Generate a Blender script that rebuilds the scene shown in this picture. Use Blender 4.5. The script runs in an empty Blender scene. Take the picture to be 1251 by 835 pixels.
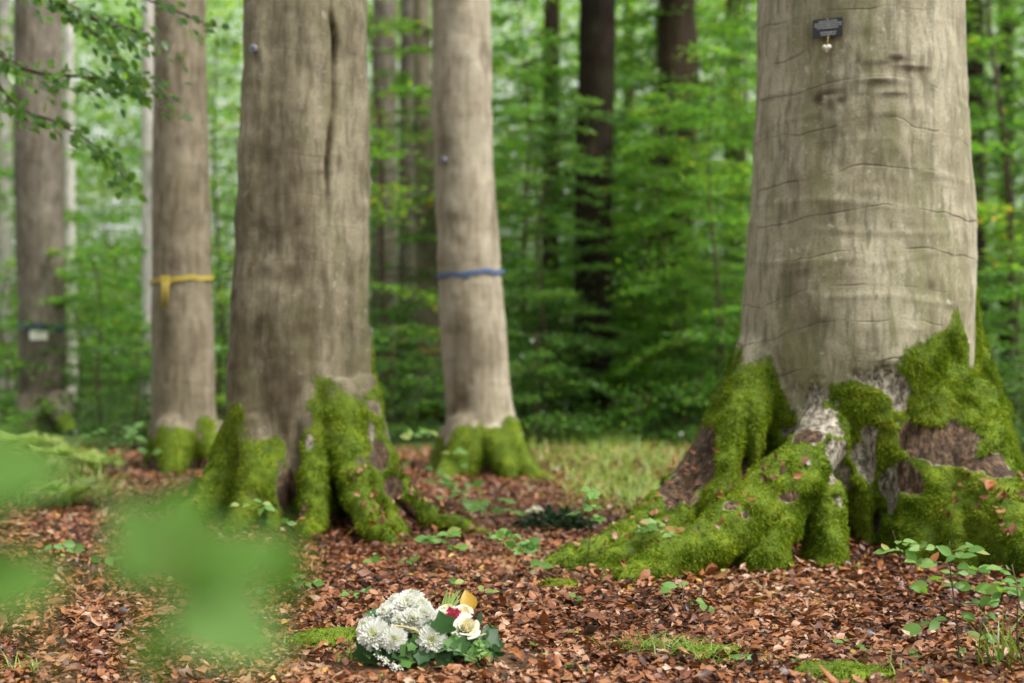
import bpy, math
import numpy as np
from mathutils import Vector

rad = math.radians
F = 1251 * 50 / 36.0            # focal length in photo pixels (50 mm lens)
CX, CY, CAM_H = 625.5, 417.5, 1.0
sc = bpy.context.scene
col = sc.collection
MATS = {}

# ------------------------------------------------------------------ helpers
def at(px, py, d):
    """a point of the place: photo direction px,py at distance d in front of the tripod"""
    return np.array([(px - CX) / F * d, d, CAM_H - (py - CY) / F * d])

def _hash(ix, iy, iz, seed):
    with np.errstate(over='ignore'):
        h = (ix.astype(np.uint32) * np.uint32(374761393) + iy.astype(np.uint32) * np.uint32(668265263)
             + iz.astype(np.uint32) * np.uint32(2147483647) + np.uint32((seed * 974634777) & 0xffffffff))
        h = (h ^ (h >> np.uint32(13))) * np.uint32(1274126177)
        h = (h ^ (h >> np.uint32(16))) * np.uint32(2246822519)
        h = h ^ (h >> np.uint32(15))
    return h.astype(np.float64) / 4294967295.0 * 2 - 1

def vnoise(p, seed=0):
    p = np.asarray(p, float)
    i = np.floor(p).astype(np.int64); f = p - i; f = f * f * (3 - 2 * f)
    r = 0
    for dx in (0, 1):
        wx = f[:, 0] if dx else 1 - f[:, 0]
        for dy in (0, 1):
            wy = f[:, 1] if dy else 1 - f[:, 1]
            for dz in (0, 1):
                wz = f[:, 2] if dz else 1 - f[:, 2]
                r = r + wx * wy * wz * _hash(i[:, 0] + dx, i[:, 1] + dy, i[:, 2] + dz, seed)
    return r

def fbm(p, seed=0, oct=3):
    p = np.asarray(p, float); r = 0; a = 1
    for o in range(oct):
        r = r + a * vnoise(p * 2 ** o + 17.3 * o, seed + o); a *= .5
    return r

def sstep(a, b, x):
    t = np.clip((x - a) / (b - a), 0, 1); return t * t * (3 - 2 * t)

def unit(v):
    return v / np.maximum(np.linalg.norm(v, axis=-1, keepdims=True), 1e-9)

def mesh_of(name, verts, faces, mat=None, attrs=None, smooth=False):
    me = bpy.data.meshes.new(name)
    verts = np.asarray(verts, np.float32); 
    if isinstance(faces, np.ndarray):
        n, k = faces.shape
        me.vertices.add(len(verts)); me.vertices.foreach_set('co', verts.ravel())
        me.loops.add(n * k); me.loops.foreach_set('vertex_index', faces.astype(np.int32).ravel())
        me.polygons.add(n)
        me.polygons.foreach_set('loop_start', np.arange(0, n * k, k, dtype=np.int32))
        me.polygons.foreach_set('loop_total', np.full(n, k, np.int32))
        me.update(calc_edges=True)
    else:
        me.from_pydata([tuple(v) for v in verts], [], faces); me.update()
    for k, v in (attrs or {}).items():
        a = me.attributes.new(k, 'FLOAT', 'POINT'); a.data.foreach_set('value', np.asarray(v, np.float32))
    if smooth: me.polygons.foreach_set('use_smooth', np.ones(len(me.polygons), bool))
    if mat: me.materials.append(MATS[mat])
    return me

def link(name, me, parent=None, loc=(0, 0, 0)):
    o = bpy.data.objects.new(name, me); col.objects.link(o)
    o.location = tuple(loc)
    if parent is not None: o.parent = parent
    return o

def tag(o, label=None, cat=None, group=None, kind=None):
    for k, v in (('label', label), ('category', cat), ('group', group), ('kind', kind)):
        if v: o[k] = v
    return o

def thing(name, label, cat, loc=(0, 0, 0), group=None, rz=0, scale=1):
    o = bpy.data.objects.new(name, None); col.objects.link(o)
    o.location = tuple(loc); o.rotation_euler = (0, 0, rz); o.scale = (scale,) * 3
    o.empty_display_size = .1
    return tag(o, label, cat, group)

class Geo:
    """collects pieces of geometry for ONE mesh"""
    def __init__(s): s.v, s.f, s.a, s.n = [], [], [], 0
    def add(s, v, f, rnd=0.5):
        v = np.asarray(v, float)
        s.v.append(v); s.f += [tuple(int(i) + s.n for i in q) for q in f]
        s.a.append(np.full(len(v), rnd) if np.isscalar(rnd) else np.asarray(rnd, float)); s.n += len(v)
    def tube(s, pts, radii, seg=8, rnd=.5, cap=True):
        pts = np.asarray(pts, float); n = len(pts); radii = np.broadcast_to(radii, (n,))
        t = unit(np.gradient(pts, axis=0)); ref = np.array([0, 0, 1.]) if abs(t[0][2]) < .9 else np.array([1., 0, 0])
        u = unit(np.cross(t, ref)); w = np.cross(t, u)
        a = np.arange(seg) / seg * 2 * np.pi
        v = pts[:, None] + radii[:, None, None] * (np.cos(a)[None, :, None] * u[:, None] + np.sin(a)[None, :, None] * w[:, None])
        f = []
        for i in range(n - 1):
            for j in range(seg):
                k = (j + 1) % seg
                f.append((i * seg + j, (i + 1) * seg + j, (i + 1) * seg + k, i * seg + k))
        if cap:
            f.append(tuple(range(seg))); f.append(tuple((n - 1) * seg + j for j in reversed(range(seg))))
        s.add(v.reshape(-1, 3), f, rnd)
    def box(s, c, h, R=None, rnd=.5):
        c = np.asarray(c, float); h = np.asarray(h, float)
        q = np.array([[-1,-1,-1],[1,-1,-1],[1,1,-1],[-1,1,-1],[-1,-1,1],[1,-1,1],[1,1,1],[-1,1,1]]) * h
        if R is not None: q = q @ np.asarray(R).T
        s.add(q + c, [(0,3,2,1),(4,5,6,7),(0,1,5,4),(1,2,6,5),(2,3,7,6),(3,0,4,7)], rnd)
    def build(s, name, mat, parent=None, smooth=True, loc=(0, 0, 0)):
        me = mesh_of(name, np.vstack(s.v), s.f, mat, {'rnd': np.concatenate(s.a)}, smooth)
        return link(name, me, parent, loc)

def spline(pts, n):
    """Catmull-Rom through rows of any width"""
    p = np.asarray(pts, float); p = np.vstack([2 * p[0] - p[1], p, 2 * p[-1] - p[-2]])
    out = []; m = len(p) - 3
    for t in np.linspace(0, m - 1e-6, n):
        i = int(t); u = t - i; a, b, c, d = p[i:i + 4]
        out.append(.5 * (2 * b + (c - a) * u + (2 * a - 5 * b + 4 * c - d) * u * u + (3 * b - a - 3 * c + d) * u ** 3))
    return np.array(out)

# a leaf in its own frame: (along, across, lift) for unit length
LEAF_LO = (np.array([[0,0,0],[.45,.5,.5],[.45,-.5,.5],[1,0,0]]), np.array([[0,2,1],[1,2,3]]))
LEAF_MID = (np.array([[0,0,0],[.28,.42,.42],[.62,.44,.44],[1,0,0],[.62,-.44,.44],[.28,-.42,.42],[.3,0,0],[.65,0,0]]),
            np.array([[0,6,1],[0,5,6],[1,6,7],[1,7,2],[6,5,4],[6,4,7],[2,7,3],[7,4,3]]))
def _hi_leaf():
    prof = [(0,.02),(.06,.13),(.16,.3),(.3,.45),(.45,.5),(.6,.45),(.75,.32),(.88,.15),(1,.0)]
    v, f = [], []
    for x, w in prof: v += [(x, w, w), (x, 0, 0), (x, -w, w)]
    for i in range(len(prof) - 1):
        a = 3 * i
        f += [(a, a+1, a+3), (a+1, a+4, a+3), (a+1, a+2, a+4), (a+2, a+5, a+4)]
    return np.array(v, float), np.array(f)
LEAF_HI = _hi_leaf()

def leaves(P, D, Nn, L, W, rnd, shape=LEAF_LO, fold=.25, curl=0.0, rng=None, twist=0.0):
    """many leaves: base P, direction D, face normal Nn, length L, width ratio W -> verts, tris, rnd"""
    V0, T0 = shape; n = len(P); k = len(V0)
    D = unit(D); S = unit(np.cross(Nn, D)); N = np.cross(D, S)
    L = np.broadcast_to(L, (n,)); W = np.broadcast_to(W, (n,)); curl = np.broadcast_to(curl, (n,)); fold = np.broadcast_to(fold, (n,))
    tw = np.broadcast_to(twist, (n,))
    x = V0[:, 0][None]; y = V0[:, 1][None] * W[:, None]; z = V0[:, 2][None] * (W * fold)[:, None] - curl[:, None] * (x ** 2) + tw[:, None] * x * V0[:, 1][None]
    v = P[:, None] + L[:, None, None] * (x[..., None] * D[:, None] + y[..., None] * S[:, None] + z[..., None] * N[:, None])
    t = T0[None] + (np.arange(n) * k)[:, None, None]
    return v.reshape(-1, 3), t.reshape(-1, 3), np.repeat(rnd, k)

def rand_unit(rng, n):
    return unit(rng.normal(size=(n, 3)))

# ------------------------------------------------------------------ ground height
MOUND = at(525, 799, 4.52)
TREE_R = np.array([1.711, 7.0]); TREE_L = np.array([-1.109, 7.75])
def gz(x, y):
    x = np.asarray(x, float); y = np.asarray(y, float)
    p = np.stack([x, y, np.zeros_like(x)], -1).reshape(-1, 3)
    h = .022 * vnoise(p * .9, 3) + .012 * vnoise(p * 3.1, 5) + .006 * vnoise(p * 8, 6)
    h = h.reshape(x.shape)
    h = h + .04 * np.exp(-(((x - MOUND[0]) / .3) ** 2 + ((y - MOUND[1] + .02) / .2) ** 2))
    h = h + .05 * np.exp(-(((x - TREE_R[0]) ** 2 + (y - TREE_R[1]) ** 2) / 1.3))
    h = h + .03 * np.exp(-(((x - TREE_L[0]) ** 2 + (y - TREE_L[1]) ** 2) / .8))
    far = np.clip((np.hypot(x, y) - 14) / 40, 0, 1)
    return h + far * .35 * np.sin(x * .11 + 1) * np.cos(y * .07)
def ground_at(px, py):
    d = F * CAM_H / (py - CY)
    for _ in range(6):
        p = at(px, py, d); g = float(gz(p[0], p[1])); d = F * (CAM_H - g) / (py - CY)
    p = at(px, py, d); p[2] = float(gz(p[0], p[1])); return p

# ------------------------------------------------------------------ materials
class M:
    def __init__(s, name):
        m = bpy.data.materials.new(name); m.use_nodes = True; MATS[name] = m
        s.nt = m.node_tree; s.nt.nodes.clear(); s.m = m
        s.out = s.nt.nodes.new('ShaderNodeOutputMaterial')
    def n(s, typ, ins=None, **kw):
        nd = s.nt.nodes.new('ShaderNode' + typ)
        for k, v in kw.items(): setattr(nd, k, v)
        for k, v in (ins or {}).items(): s.put(nd.inputs[k], v)
        return nd
    def put(s, sock, v):
        if isinstance(v, bpy.types.NodeSocket): s.nt.links.new(v, sock)
        elif isinstance(v, bpy.types.Node): s.nt.links.new(v.outputs[0], sock)
        else:
            if isinstance(v, (tuple, list)) and sock.type == 'RGBA' and len(v) == 3: v = (*v, 1)
            sock.default_value = v
    def math(s, op, a, b=0.0, c=None, clamp=False):
        nd = s.n('Math', operation=op, use_clamp=clamp); s.put(nd.inputs[0], a); s.put(nd.inputs[1], b)
        if c is not None: s.put(nd.inputs[2], c)
        return nd.outputs[0]
    def noise(s, co, scale, detail=3, rough=.55, dist=0, fac=True):
        nd = s.n('TexNoise', {'Vector': co, 'Scale': scale, 'Detail': detail, 'Roughness': rough, 'Distortion': dist})
        return nd.outputs[0 if fac else 1]
    def mix(s, f, a, b):
        nd = s.n('Mix', data_type='RGBA'); s.put(nd.inputs[0], f); s.put(nd.inputs[6], a); s.put(nd.inputs[7], b); return nd.outputs[2]
    def ramp(s, f, stops, interp='LINEAR'):
        nd = s.n('ValToRGB'); cr = nd.color_ramp; cr.interpolation = interp
        while len(cr.elements) < len(stops): cr.elements.new(.5)
        for e, (p, c) in zip(cr.elements, stops):
            e.position = p; e.color = (*c, 1) if not np.isscalar(c) else (c, c, c, 1)
        s.put(nd.inputs[0], f); return nd.outputs[0]
    def smooth(s, x, a, b):
        nd = s.n('MapRange', {0: x, 1: a, 2: b, 3: 0.0, 4: 1.0}, interpolation_type='SMOOTHSTEP'); return nd.outputs[0]
    def scaled(s, co, v):
        nd = s.n('VectorMath', operation='MULTIPLY'); s.put(nd.inputs[0], co); nd.inputs[1].default_value = v; return nd.outputs[0]
    def attr(s, nm): return s.n('Attribute', attribute_name=nm).outputs['Fac']
    def obj(s): return s.n('TexCoord').outputs['Object']
    def bsdf(s, color, rough=.6, normal=None, spec=.5, **kw):
        b = s.n('BsdfPrincipled', {'Base Color': color, 'Roughness': rough, 'Specular IOR Level': spec, **kw})
        if normal is not None: s.put(b.inputs['Normal'], normal)
        return b
    def bump(s, h, strength=.5, dist=.01):
        return s.n('Bump', {'Height': h, 'Strength': strength, 'Distance': dist}).outputs[0]
    def done(s, shader): s.nt.links.new(shader if isinstance(shader, bpy.types.NodeSocket) else shader.outputs[0], s.out.inputs[0]); return s.m

def leaf_mat(name, stops, trans=(.25, .4, .04), tfac=.45, rough=.38, veins=False, spec=.5):
    m = M(name); r = m.attr('rnd')
    oi = m.n('ObjectInfo').outputs['Random']
    r2 = m.math('ADD', r, m.math('MULTIPLY', m.math('SUBTRACT', oi, .5), .15), clamp=True)
    c = m.ramp(r2, stops)
    n = m.noise(m.obj(), 60, 2)
    c = m.mix(m.math('MULTIPLY', n, .35), c, m.n('Mix', {6: c, 7: (.5, .5, .35, 1), 0: 1.0}, data_type='RGBA', blend_type='MULTIPLY').outputs[2])
    b = m.bsdf(c, rough, spec=spec)
    tc = m.n('Mix', {0: 1.0, 6: c, 7: (*trans, 1)}, data_type='RGBA', blend_type='MULTIPLY').outputs[2]
    t = m.n('BsdfTranslucent', {'Color': tc})
    mx = m.n('MixShader', {0: tfac, 1: b.outputs[0], 2: t.outputs[0]})
    m.done(mx); return m

leaf_mat('beech_leaf', [(0, (.035, .10, .02)), (.35, (.06, .15, .025)), (.7, (.10, .20, .03)), (.93, (.18, .26, .035)), (1, (.32, .22, .04))], (2.7, 2.7, 1.25), .5)
leaf_mat('wood_leaf', [(0, (.055, .15, .02)), (.4, (.095, .215, .028)), (.8, (.175, .29, .035)), (1, (.36, .34, .07))], (2.6, 2.4, 1.3), .6)
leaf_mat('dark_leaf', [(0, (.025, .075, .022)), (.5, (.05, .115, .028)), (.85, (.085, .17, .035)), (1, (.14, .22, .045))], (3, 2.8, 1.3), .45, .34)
leaf_mat('seedling_leaf', [(0, (.08, .19, .045)), (.5, (.13, .27, .06)), (.85, (.2, .33, .085)), (.96, (.28, .3, .08)), (1, (.35, .14, .05))], (1.7, 1.7, .7), .4, .45, spec=.3)
leaf_mat('ivy_leaf', [(0, (.016, .045, .016)), (.5, (.03, .085, .02)), (1, (.08, .18, .035))], (1.6, 1.8, .8), .2, .5, spec=.3)
leaf_mat('grass_blade', [(0, (.10, .19, .03)), (.5, (.19, .31, .05)), (.85, (.32, .40, .09)), (1, (.5, .42, .2))], (1.5, 1.5, .8), .35, .45)
leaf_mat('near_leaf', [(0, (.06, .13, .015)), (.5, (.092, .195, .035)), (1, (.17, .30, .10))], (1.8, 1.8, .7), .4, .6, spec=.08)
leaf_mat('moss_tuft', [(0, (.05, .085, .007)), (.4, (.12, .19, .009)), (.8, (.235, .30, .015)), (.96, (.33, .36, .03)), (1, (.3, .2, .06))], (1.3, 1.4, .6), .3, .8, spec=.1)
leaf_mat('petal', [(0, (.5, .62, .12)), (.12, (.68, .74, .36)), (.35, (.82, .83, .68)), (1, (.93, .93, .91))], (1, 1, .99), .5, .6, spec=.2)
leaf_mat('rose_petal', [(0, (.78, .66, .34)), (.5, (.85, .8, .6)), (1, (.9, .89, .82))], (1, .98, .9), .45, .5, spec=.25)
leaf_mat('yellow_leaf', [(0, (.5, .28, .02)), (.6, (.6, .36, .04)), (1, (.45, .2, .03))], (1.1, 1, .6), .35, .45)
leaf_mat('red_petal', [(0, (.3, .012, .05)), (1, (.5, .03, .1))], (1.2, .6, .6), .25, .5)

def litter_mat():
    m = M('litter_leaf'); r = m.attr('rnd')
    c = m.ramp(r, [(0, (.014, .008, .006)), (.16, (.038, .017, .011)), (.34, (.11, .039, .018)), (.5, (.20, .071, .027)), (.64, (.31, .118, .04)),
                   (.78, (.32, .155, .075)), (.9, (.39, .275, .19)), (.965, (.25, .12, .035)), (.985, (.5, .29, .045)), (1, (.24, .27, .05))])
    n = m.noise(m.obj(), 45, 3)
    c = m.mix(m.smooth(n, .45, .7), c, m.n('Mix', {0: 1.0, 6: c, 7: (.55, .45, .42, 1)}, data_type='RGBA', blend_type='MULTIPLY').outputs[2])
    b = m.bsdf(c, .42, spec=.45)
    t = m.n('BsdfTranslucent', {'Color': c})
    m.done(m.n('MixShader', {0: .12, 1: b.outputs[0], 2: t.outputs[0]}))
litter_mat()

def ground_mat():
    m = M('forest_soil'); co = m.obj()
    v = m.n('TexVoronoi', {'Vector': co, 'Scale': 28.0}, feature='F1')
    h = m.n('SeparateColor', {0: v.outputs['Color']}).outputs[0]
    c = m.ramp(h, [(0, (.02, .012, .008)), (.4, (.06, .028, .016)), (.75, (.13, .055, .025)), (1, (.2, .1, .05))])
    soil = m.ramp(m.noise(co, 6, 6), [(.3, (.025, .015, .01)), (.7, (.075, .042, .024))])
    c = m.mix(m.smooth(m.noise(co, 2.2, 3), .4, .62), c, soil)
    # green ground layer further into the wood
    g = m.ramp(m.noise(co, 9, 5), [(.3, (.02, .04, .01)), (.7, (.09, .13, .025))])
    sep = m.n('SeparateXYZ', {0: co})
    f = m.math('ADD', sep.outputs['Y'], m.math('MULTIPLY', m.noise(co, .5, 4), 5))
    c = m.mix(m.smooth(f, 13, 17), c, g)
    b = m.bsdf(c, .85, m.bump(m.math('ADD', v.outputs['Distance'], m.noise(co, 40, 4)), .8, .02), spec=.2)
    m.done(b)
ground_mat()

def bark_mat(name, pale, mid, dark, algae=(.14, .125, .05), algae_amt=.6, streak=1.0, ridge=1.0, spot=1.0, spec=.25):
    m = M(name); co = m.obj()
    A = {k: m.attr(k) for k in ('moss', 'bare', 'brown', 'stain')}
    warp = m.n('VectorMath', operation='ADD')
    m.put(warp.inputs[0], co); m.put(warp.inputs[1], m.scaled(m.n('TexNoise', {'Vector': co, 'Scale': 3.0, 'Detail': 2.0}).outputs[1], (.05, .05, .05)))
    wc = warp.outputs[0]
    vert = m.scaled(wc, (1, 1, .16)); horiz = m.scaled(wc, (.35, .35, 2.6))
    n1 = m.noise(m.scaled(wc, (1, 1, .45)), 3.2, 5, .6)            # large blotches
    n2 = m.noise(vert, 26, 4, .62)                               # fine vertical streaks
    n3 = m.noise(co, 95, 3, .6)                                  # grain
    n4 = m.noise(horiz, 5.5, 5, .6)                              # wrinkles round the stem
    base = m.mix(m.smooth(n1, .38, .6), mid, pale)
    base = m.mix(m.math('MULTIPLY', m.smooth(m.noise(m.scaled(wc, (1, 1, .5)), 13, 5, .7), .5, .64), .5 * spot, clamp=True), base, pale)
    base = m.mix(m.math('MULTIPLY', m.smooth(n2, .44, .66), .75 * streak), base, dark)
    base = m.mix(m.math('MULTIPLY', m.smooth(m.noise(m.scaled(wc, (1, 1, .3)), 5.0, 4, .6), .47, .68), algae_amt), base, algae)
    base = m.mix(m.math('MULTIPLY', m.smooth(n4, .56, .7), .28 * ridge), base, dark)
    base = m.mix(m.math('MULTIPLY', m.smooth(n3, .48, .7), .5), base, dark)
    lich = m.smooth(m.noise(co, 20, 4, .7), .6, .7)
    base = m.mix(m.math('MULTIPLY', lich, .55 * spot), base, (.42, .39, .31, 1))
    # growth rings: thin broken lines round the trunk
    sep = m.n('SeparateXYZ', {0: co})
    ln = m.noise(m.scaled(co, (.9, .9, 1.3)), 1.0, 4, .55)
    arch = m.math('MULTIPLY', m.math('MULTIPLY', sep.outputs['X'], sep.outputs['X']), .9)
    ph = m.math('FRACT', m.math('ADD', m.math('ADD', m.math('MULTIPLY', sep.outputs['Z'], 5.3), arch), m.math('MULTIPLY', ln, 1.9)))
    line = m.math('SUBTRACT', 1.0, m.smooth(m.math('ABSOLUTE', m.math('SUBTRACT', ph, .5)), .004, .03))
    brk = m.smooth(m.noise(m.scaled(co, (2.0, 2.0, 3.6)), 1.0, 4, .65), .45, .58)
    line = m.math('MULTIPLY', m.math('MULTIPLY', line, brk), ridge)
    base = m.mix(m.math('MULTIPLY', line, .6), base, (.06, .045, .028, 1))
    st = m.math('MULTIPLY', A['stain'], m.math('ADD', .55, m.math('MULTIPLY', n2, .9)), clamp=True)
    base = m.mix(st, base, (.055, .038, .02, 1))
    # rough old bark plates
    fl = m.noise(m.scaled(wc, (1, 1, .55)), 46, 6, .78, .4)
    pl = m.smooth(fl, .40, .56)
    flake = m.mix(pl, (.07, .055, .038, 1), m.ramp(m.noise(wc, 24, 5, .7), [(.3, (.19, .16, .12)), (.5, (.33, .29, .23)), (.7, (.5, .46, .38))]))
    vb = m.smooth(m.noise(m.scaled(wc, (1, 1, .35)), 42, 5, .7), .35, .7)
    brown = m.ramp(vb, [(0, (.022, .013, .008)), (.5, (.085, .05, .028)), (1, (.2, .125, .07))])
    nm = m.noise(co, 38, 5, .75)
    def edge(a, w=.5): return m.smooth(m.math('ADD', a, m.math('MULTIPLY', m.math('SUBTRACT', nm, .5), w)), .42, .58)
    base = m.mix(edge(A['bare'], .7), base, flake)
    base = m.mix(edge(A['brown'], .6), base, brown)
    mossc = m.ramp(m.math('ADD', m.math('MULTIPLY', m.noise(co, 9, 4, .6), .6), m.math('MULTIPLY', m.noise(co, 110, 3, .7), .4)),
                   [(.3, (.03, .05, .006)), (.5, (.09, .135, .009)), (.7, (.2, .25, .015))])
    mf = edge(A['moss'], .75)
    c = m.mix(mf, base, mossc)
    hb = m.math('ADD', m.math('MULTIPLY', n2, .35), m.math('MULTIPLY', n3, .2))
    hb = m.math('SUBTRACT', hb, m.math('MULTIPLY', line, .5))
    hb = m.math('ADD', hb, m.math('MULTIPLY', n4, .16 * ridge))
    hb = m.math('ADD', hb, m.math('MULTIPLY', m.math('MULTIPLY', A['bare'], pl), 2.0))
    hb = m.math('ADD', hb, m.math('MULTIPLY', m.math('MULTIPLY', A['brown'], vb), 1.6))
    hb = m.math('ADD', hb, m.math('MULTIPLY', mf, m.math('MULTIPLY', m.noise(co, 90, 3, .7), 2.2)))
    rough = m.math('ADD', .72, m.math('MULTIPLY', mf, .2))
    m.done(m.bsdf(c, rough, m.bump(hb, .6, .012), spec=spec))
bark_mat('beech_bark', (.37, .332, .24), (.228, .198, .128), (.10, .088, .055), (.165, .16, .075), .8, .95, 1.0, 1.5)
bark_mat('old_beech_bark', (.275, .24, .165), (.165, .14, .088), (.065, .053, .03), (.12, .112, .048), .65, .8, .3, .9)
bark_mat('pale_beech_bark', (.37, .33, .25), (.27, .233, .168), (.16, .12, .08), (.15, .125, .06), .35, .8, .6, .6)
bark_mat('tan_beech_bark', (.26, .222, .16), (.175, .146, .098), (.09, .065, .04), (.12, .105, .05), .45, 1.0, .6, .6)
bark_mat('grey_beech_bark', (.185, .16, .122), (.12, .102, .075), (.06, .045, .034), (.07, .065, .035), .5, 1.0, .5, .6)
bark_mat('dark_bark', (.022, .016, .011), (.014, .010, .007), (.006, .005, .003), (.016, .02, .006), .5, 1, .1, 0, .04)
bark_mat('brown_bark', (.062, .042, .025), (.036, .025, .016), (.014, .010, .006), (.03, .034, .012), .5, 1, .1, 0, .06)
bark_mat('silver_bark', (.52, .49, .45), (.4, .37, .33), (.2, .18, .15), (.18, .2, .1), .2, .6, .3, .3)

def plain(name, color, rough=.6, spec=.4, nscale=25, amt=.3, bump=.2, **kw):
    m = M(name); co = m.obj(); n = m.noise(co, nscale, 4)
    c = m.mix(m.math('MULTIPLY', n, amt), color, tuple(x * .4 for x in color))
    m.done(m.bsdf(c, rough, m.bump(n, bump, .003), spec=spec, **kw))
plain('twig_bark', (.075, .045, .028), .8)
plain('seedling_stem', (.09, .06, .03), .7)
plain('green_stem', (.2, .26, .06), .6)
plain('straw_stem', (.45, .38, .14), .6)
plain('blue_ribbon', (.06, .11, .24), .6, nscale=60)
plain('navy_ribbon', (.06, .075, .16), .6, nscale=60)
plain('yellow_ribbon', (.40, .31, .05), .55, nscale=60)
plain('dull_yellow_ribbon', (.42, .34, .09), .6, nscale=60)
plain('black_plate', (.012, .012, .018), .35, .5, amt=.1, bump=.05)
plain('engraving', (.55, .56, .6), .5, amt=.1)
plain('white_label', (.72, .7, .62), .5, amt=.1)
plain('tag_metal', (.2, .22, .27), .5, amt=.5)
plain('pale_stone', (.66, .6, .52), .35, .6, nscale=70, amt=.5)
plain('string_cord', (.5, .33, .13), .8)
plain('dark_knob', (.02, .018, .015), .7)
plain('heather_bud', (.75, .73, .68), .6, amt=.2)
plain('fern_brown', (.22, .12, .05), .8)
plain('earth', (.10, .055, .03), .9, .15, nscale=30, amt=.7, bump=.8)

# ------------------------------------------------------------------ camera, light, sky
cd = bpy.data.cameras.new('camera'); cam = bpy.data.objects.new('camera', cd); col.objects.link(cam)
cam.location = (0, 0, CAM_H); cam.rotation_euler = (rad(90), 0, 0)
cd.lens = 50; cd.sensor_width = 36; cd.clip_start = .05; cd.clip_end = 600
cd.dof.use_dof = True; cd.dof.focus_distance = 4.8; cd.dof.aperture_fstop = 1.6; cd.dof.aperture_blades = 0
sc.camera = cam

SUN_EL, SUN_AZ = rad(57), rad(118)          # azimuth clockwise from +Y: high, from the right and behind the camera
w = bpy.data.worlds.new('World'); sc.world = w; w.use_nodes = True
nt = w.node_tree; nt.nodes.clear()
sky = nt.nodes.new('ShaderNodeTexSky'); sky.sky_type = 'NISHITA'; sky.sun_disc = False
sky.sun_elevation = SUN_EL; sky.sun_rotation = SUN_AZ; sky.air_density = 1.3; sky.dust_density = 4.0; sky.ozone_density = 1.0
hs = nt.nodes.new('ShaderNodeHueSaturation'); hs.inputs['Saturation'].default_value = .12
bg = nt.nodes.new('ShaderNodeBackground'); bg.inputs['Strength'].default_value = .11
wo = nt.nodes.new('ShaderNodeOutputWorld')
nt.links.new(sky.outputs[0], hs.inputs['Color']); nt.links.new(hs.outputs[0], bg.inputs[0]); nt.links.new(bg.outputs[0], wo.inputs[0])
sd = bpy.data.lights.new('sun', 'SUN'); sd.energy = 1.5; sd.angle = rad(16); sd.color = (1, .965, .88)
so = bpy.data.objects.new('sun', sd); col.objects.link(so)
sdir = Vector((math.sin(SUN_AZ) * math.cos(SUN_EL), math.cos(SUN_AZ) * math.cos(SUN_EL), math.sin(SUN_EL)))
so.rotation_euler = (-sdir).to_track_quat('-Z', 'Y').to_euler(); so.location = (8, -8, 20)

sc.view_settings.view_transform = 'Standard'; sc.view_settings.look = 'None'; sc.view_settings.gamma = 1
sc.view_settings.exposure = 1.55
sc.render.engine = 'CYCLES'
cy = sc.cycles
cy.use_denoising = True
try: cy.denoiser = 'OPENIMAGEDENOISE'; cy.denoising_prefilter = 'ACCURATE'
except Exception: pass
cy.use_adaptive_sampling = True; cy.adaptive_threshold = .01
cy.max_bounces = 7; cy.diffuse_bounces = 3; cy.glossy_bounces = 2; cy.transmission_bounces = 5
cy.caustics_reflective = cy.caustics_refractive = False; cy.sample_clamp_indirect = 6
sc.render.use_persistent_data = False

# ------------------------------------------------------------------ forest floor
def build_floor():
    xs = np.concatenate([np.linspace(-260, -14, 24), np.linspace(-13.5, -4.2, 60), np.arange(-4.1, 4.11, .045), np.linspace(4.2, 13.5, 60), np.linspace(14, 260, 24)])
    ys = np.concatenate([np.linspace(-60, 1.8, 12), np.linspace(2, 3.4, 14), np.arange(3.45, 10, .045), np.linspace(10.1, 30, 90), np.linspace(31, 380, 50)])
    X, Y = np.meshgrid(xs, ys); Z = gz(X, Y)
    v = np.stack([X, Y, Z], -1).reshape(-1, 3); nx, ny = len(xs), len(ys)
    i = (np.arange(ny - 1)[:, None] * nx + np.arange(nx - 1)[None]).ravel()
    f = np.stack([i, i + 1, i + nx + 1, i + nx], -1)
    o = link('forest_floor', mesh_of('forest_floor', v, f, 'forest_soil', smooth=True)); o['kind'] = 'structure'
build_floor()

# ------------------------------------------------------------------ trees
def grow(name, parts, voxel, smooth_it, rough=(.006, 7)):
    """closed tubes -> one continuous skin (voxel union, smoothed), returned as verts/normals/faces"""
    g = Geo()
    for pts, rr, seg in parts: g.tube(pts, rr, seg)
    me = mesh_of(name, np.vstack(g.v), g.f)
    o = link(name, me)
    r = o.modifiers.new('r', 'REMESH'); r.mode = 'VOXEL'; r.voxel_size = voxel
    s = o.modifiers.new('s', 'SMOOTH'); s.factor = .5; s.iterations = smooth_it
    dg = bpy.context.evaluated_depsgraph_get(); dg.update()
    m2 = bpy.data.meshes.new_from_object(o.evaluated_get(dg))
    bpy.data.objects.remove(o); bpy.data.meshes.remove(me)
    n = len(m2.vertices); co = np.empty(n * 3, np.float32); m2.vertices.foreach_get('co', co)
    no = np.empty(n * 3, np.float32); m2.vertices.foreach_get('normal', no)
    q = np.empty(len(m2.loops), np.int32); m2.loops.foreach_get('vertex_index', q)
    lt = np.empty(len(m2.polygons), np.int32); m2.polygons.foreach_get('loop_total', lt)
    assert (lt == 4).all()
    bpy.data.meshes.remove(m2)
    co = co.reshape(-1, 3).astype(float); no = no.reshape(-1, 3).astype(float)
    co = co + no * (rough[0] * fbm(co * rough[1], 11, 3))[:, None]
    return co, no, q.reshape(-1, 4)

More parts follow.
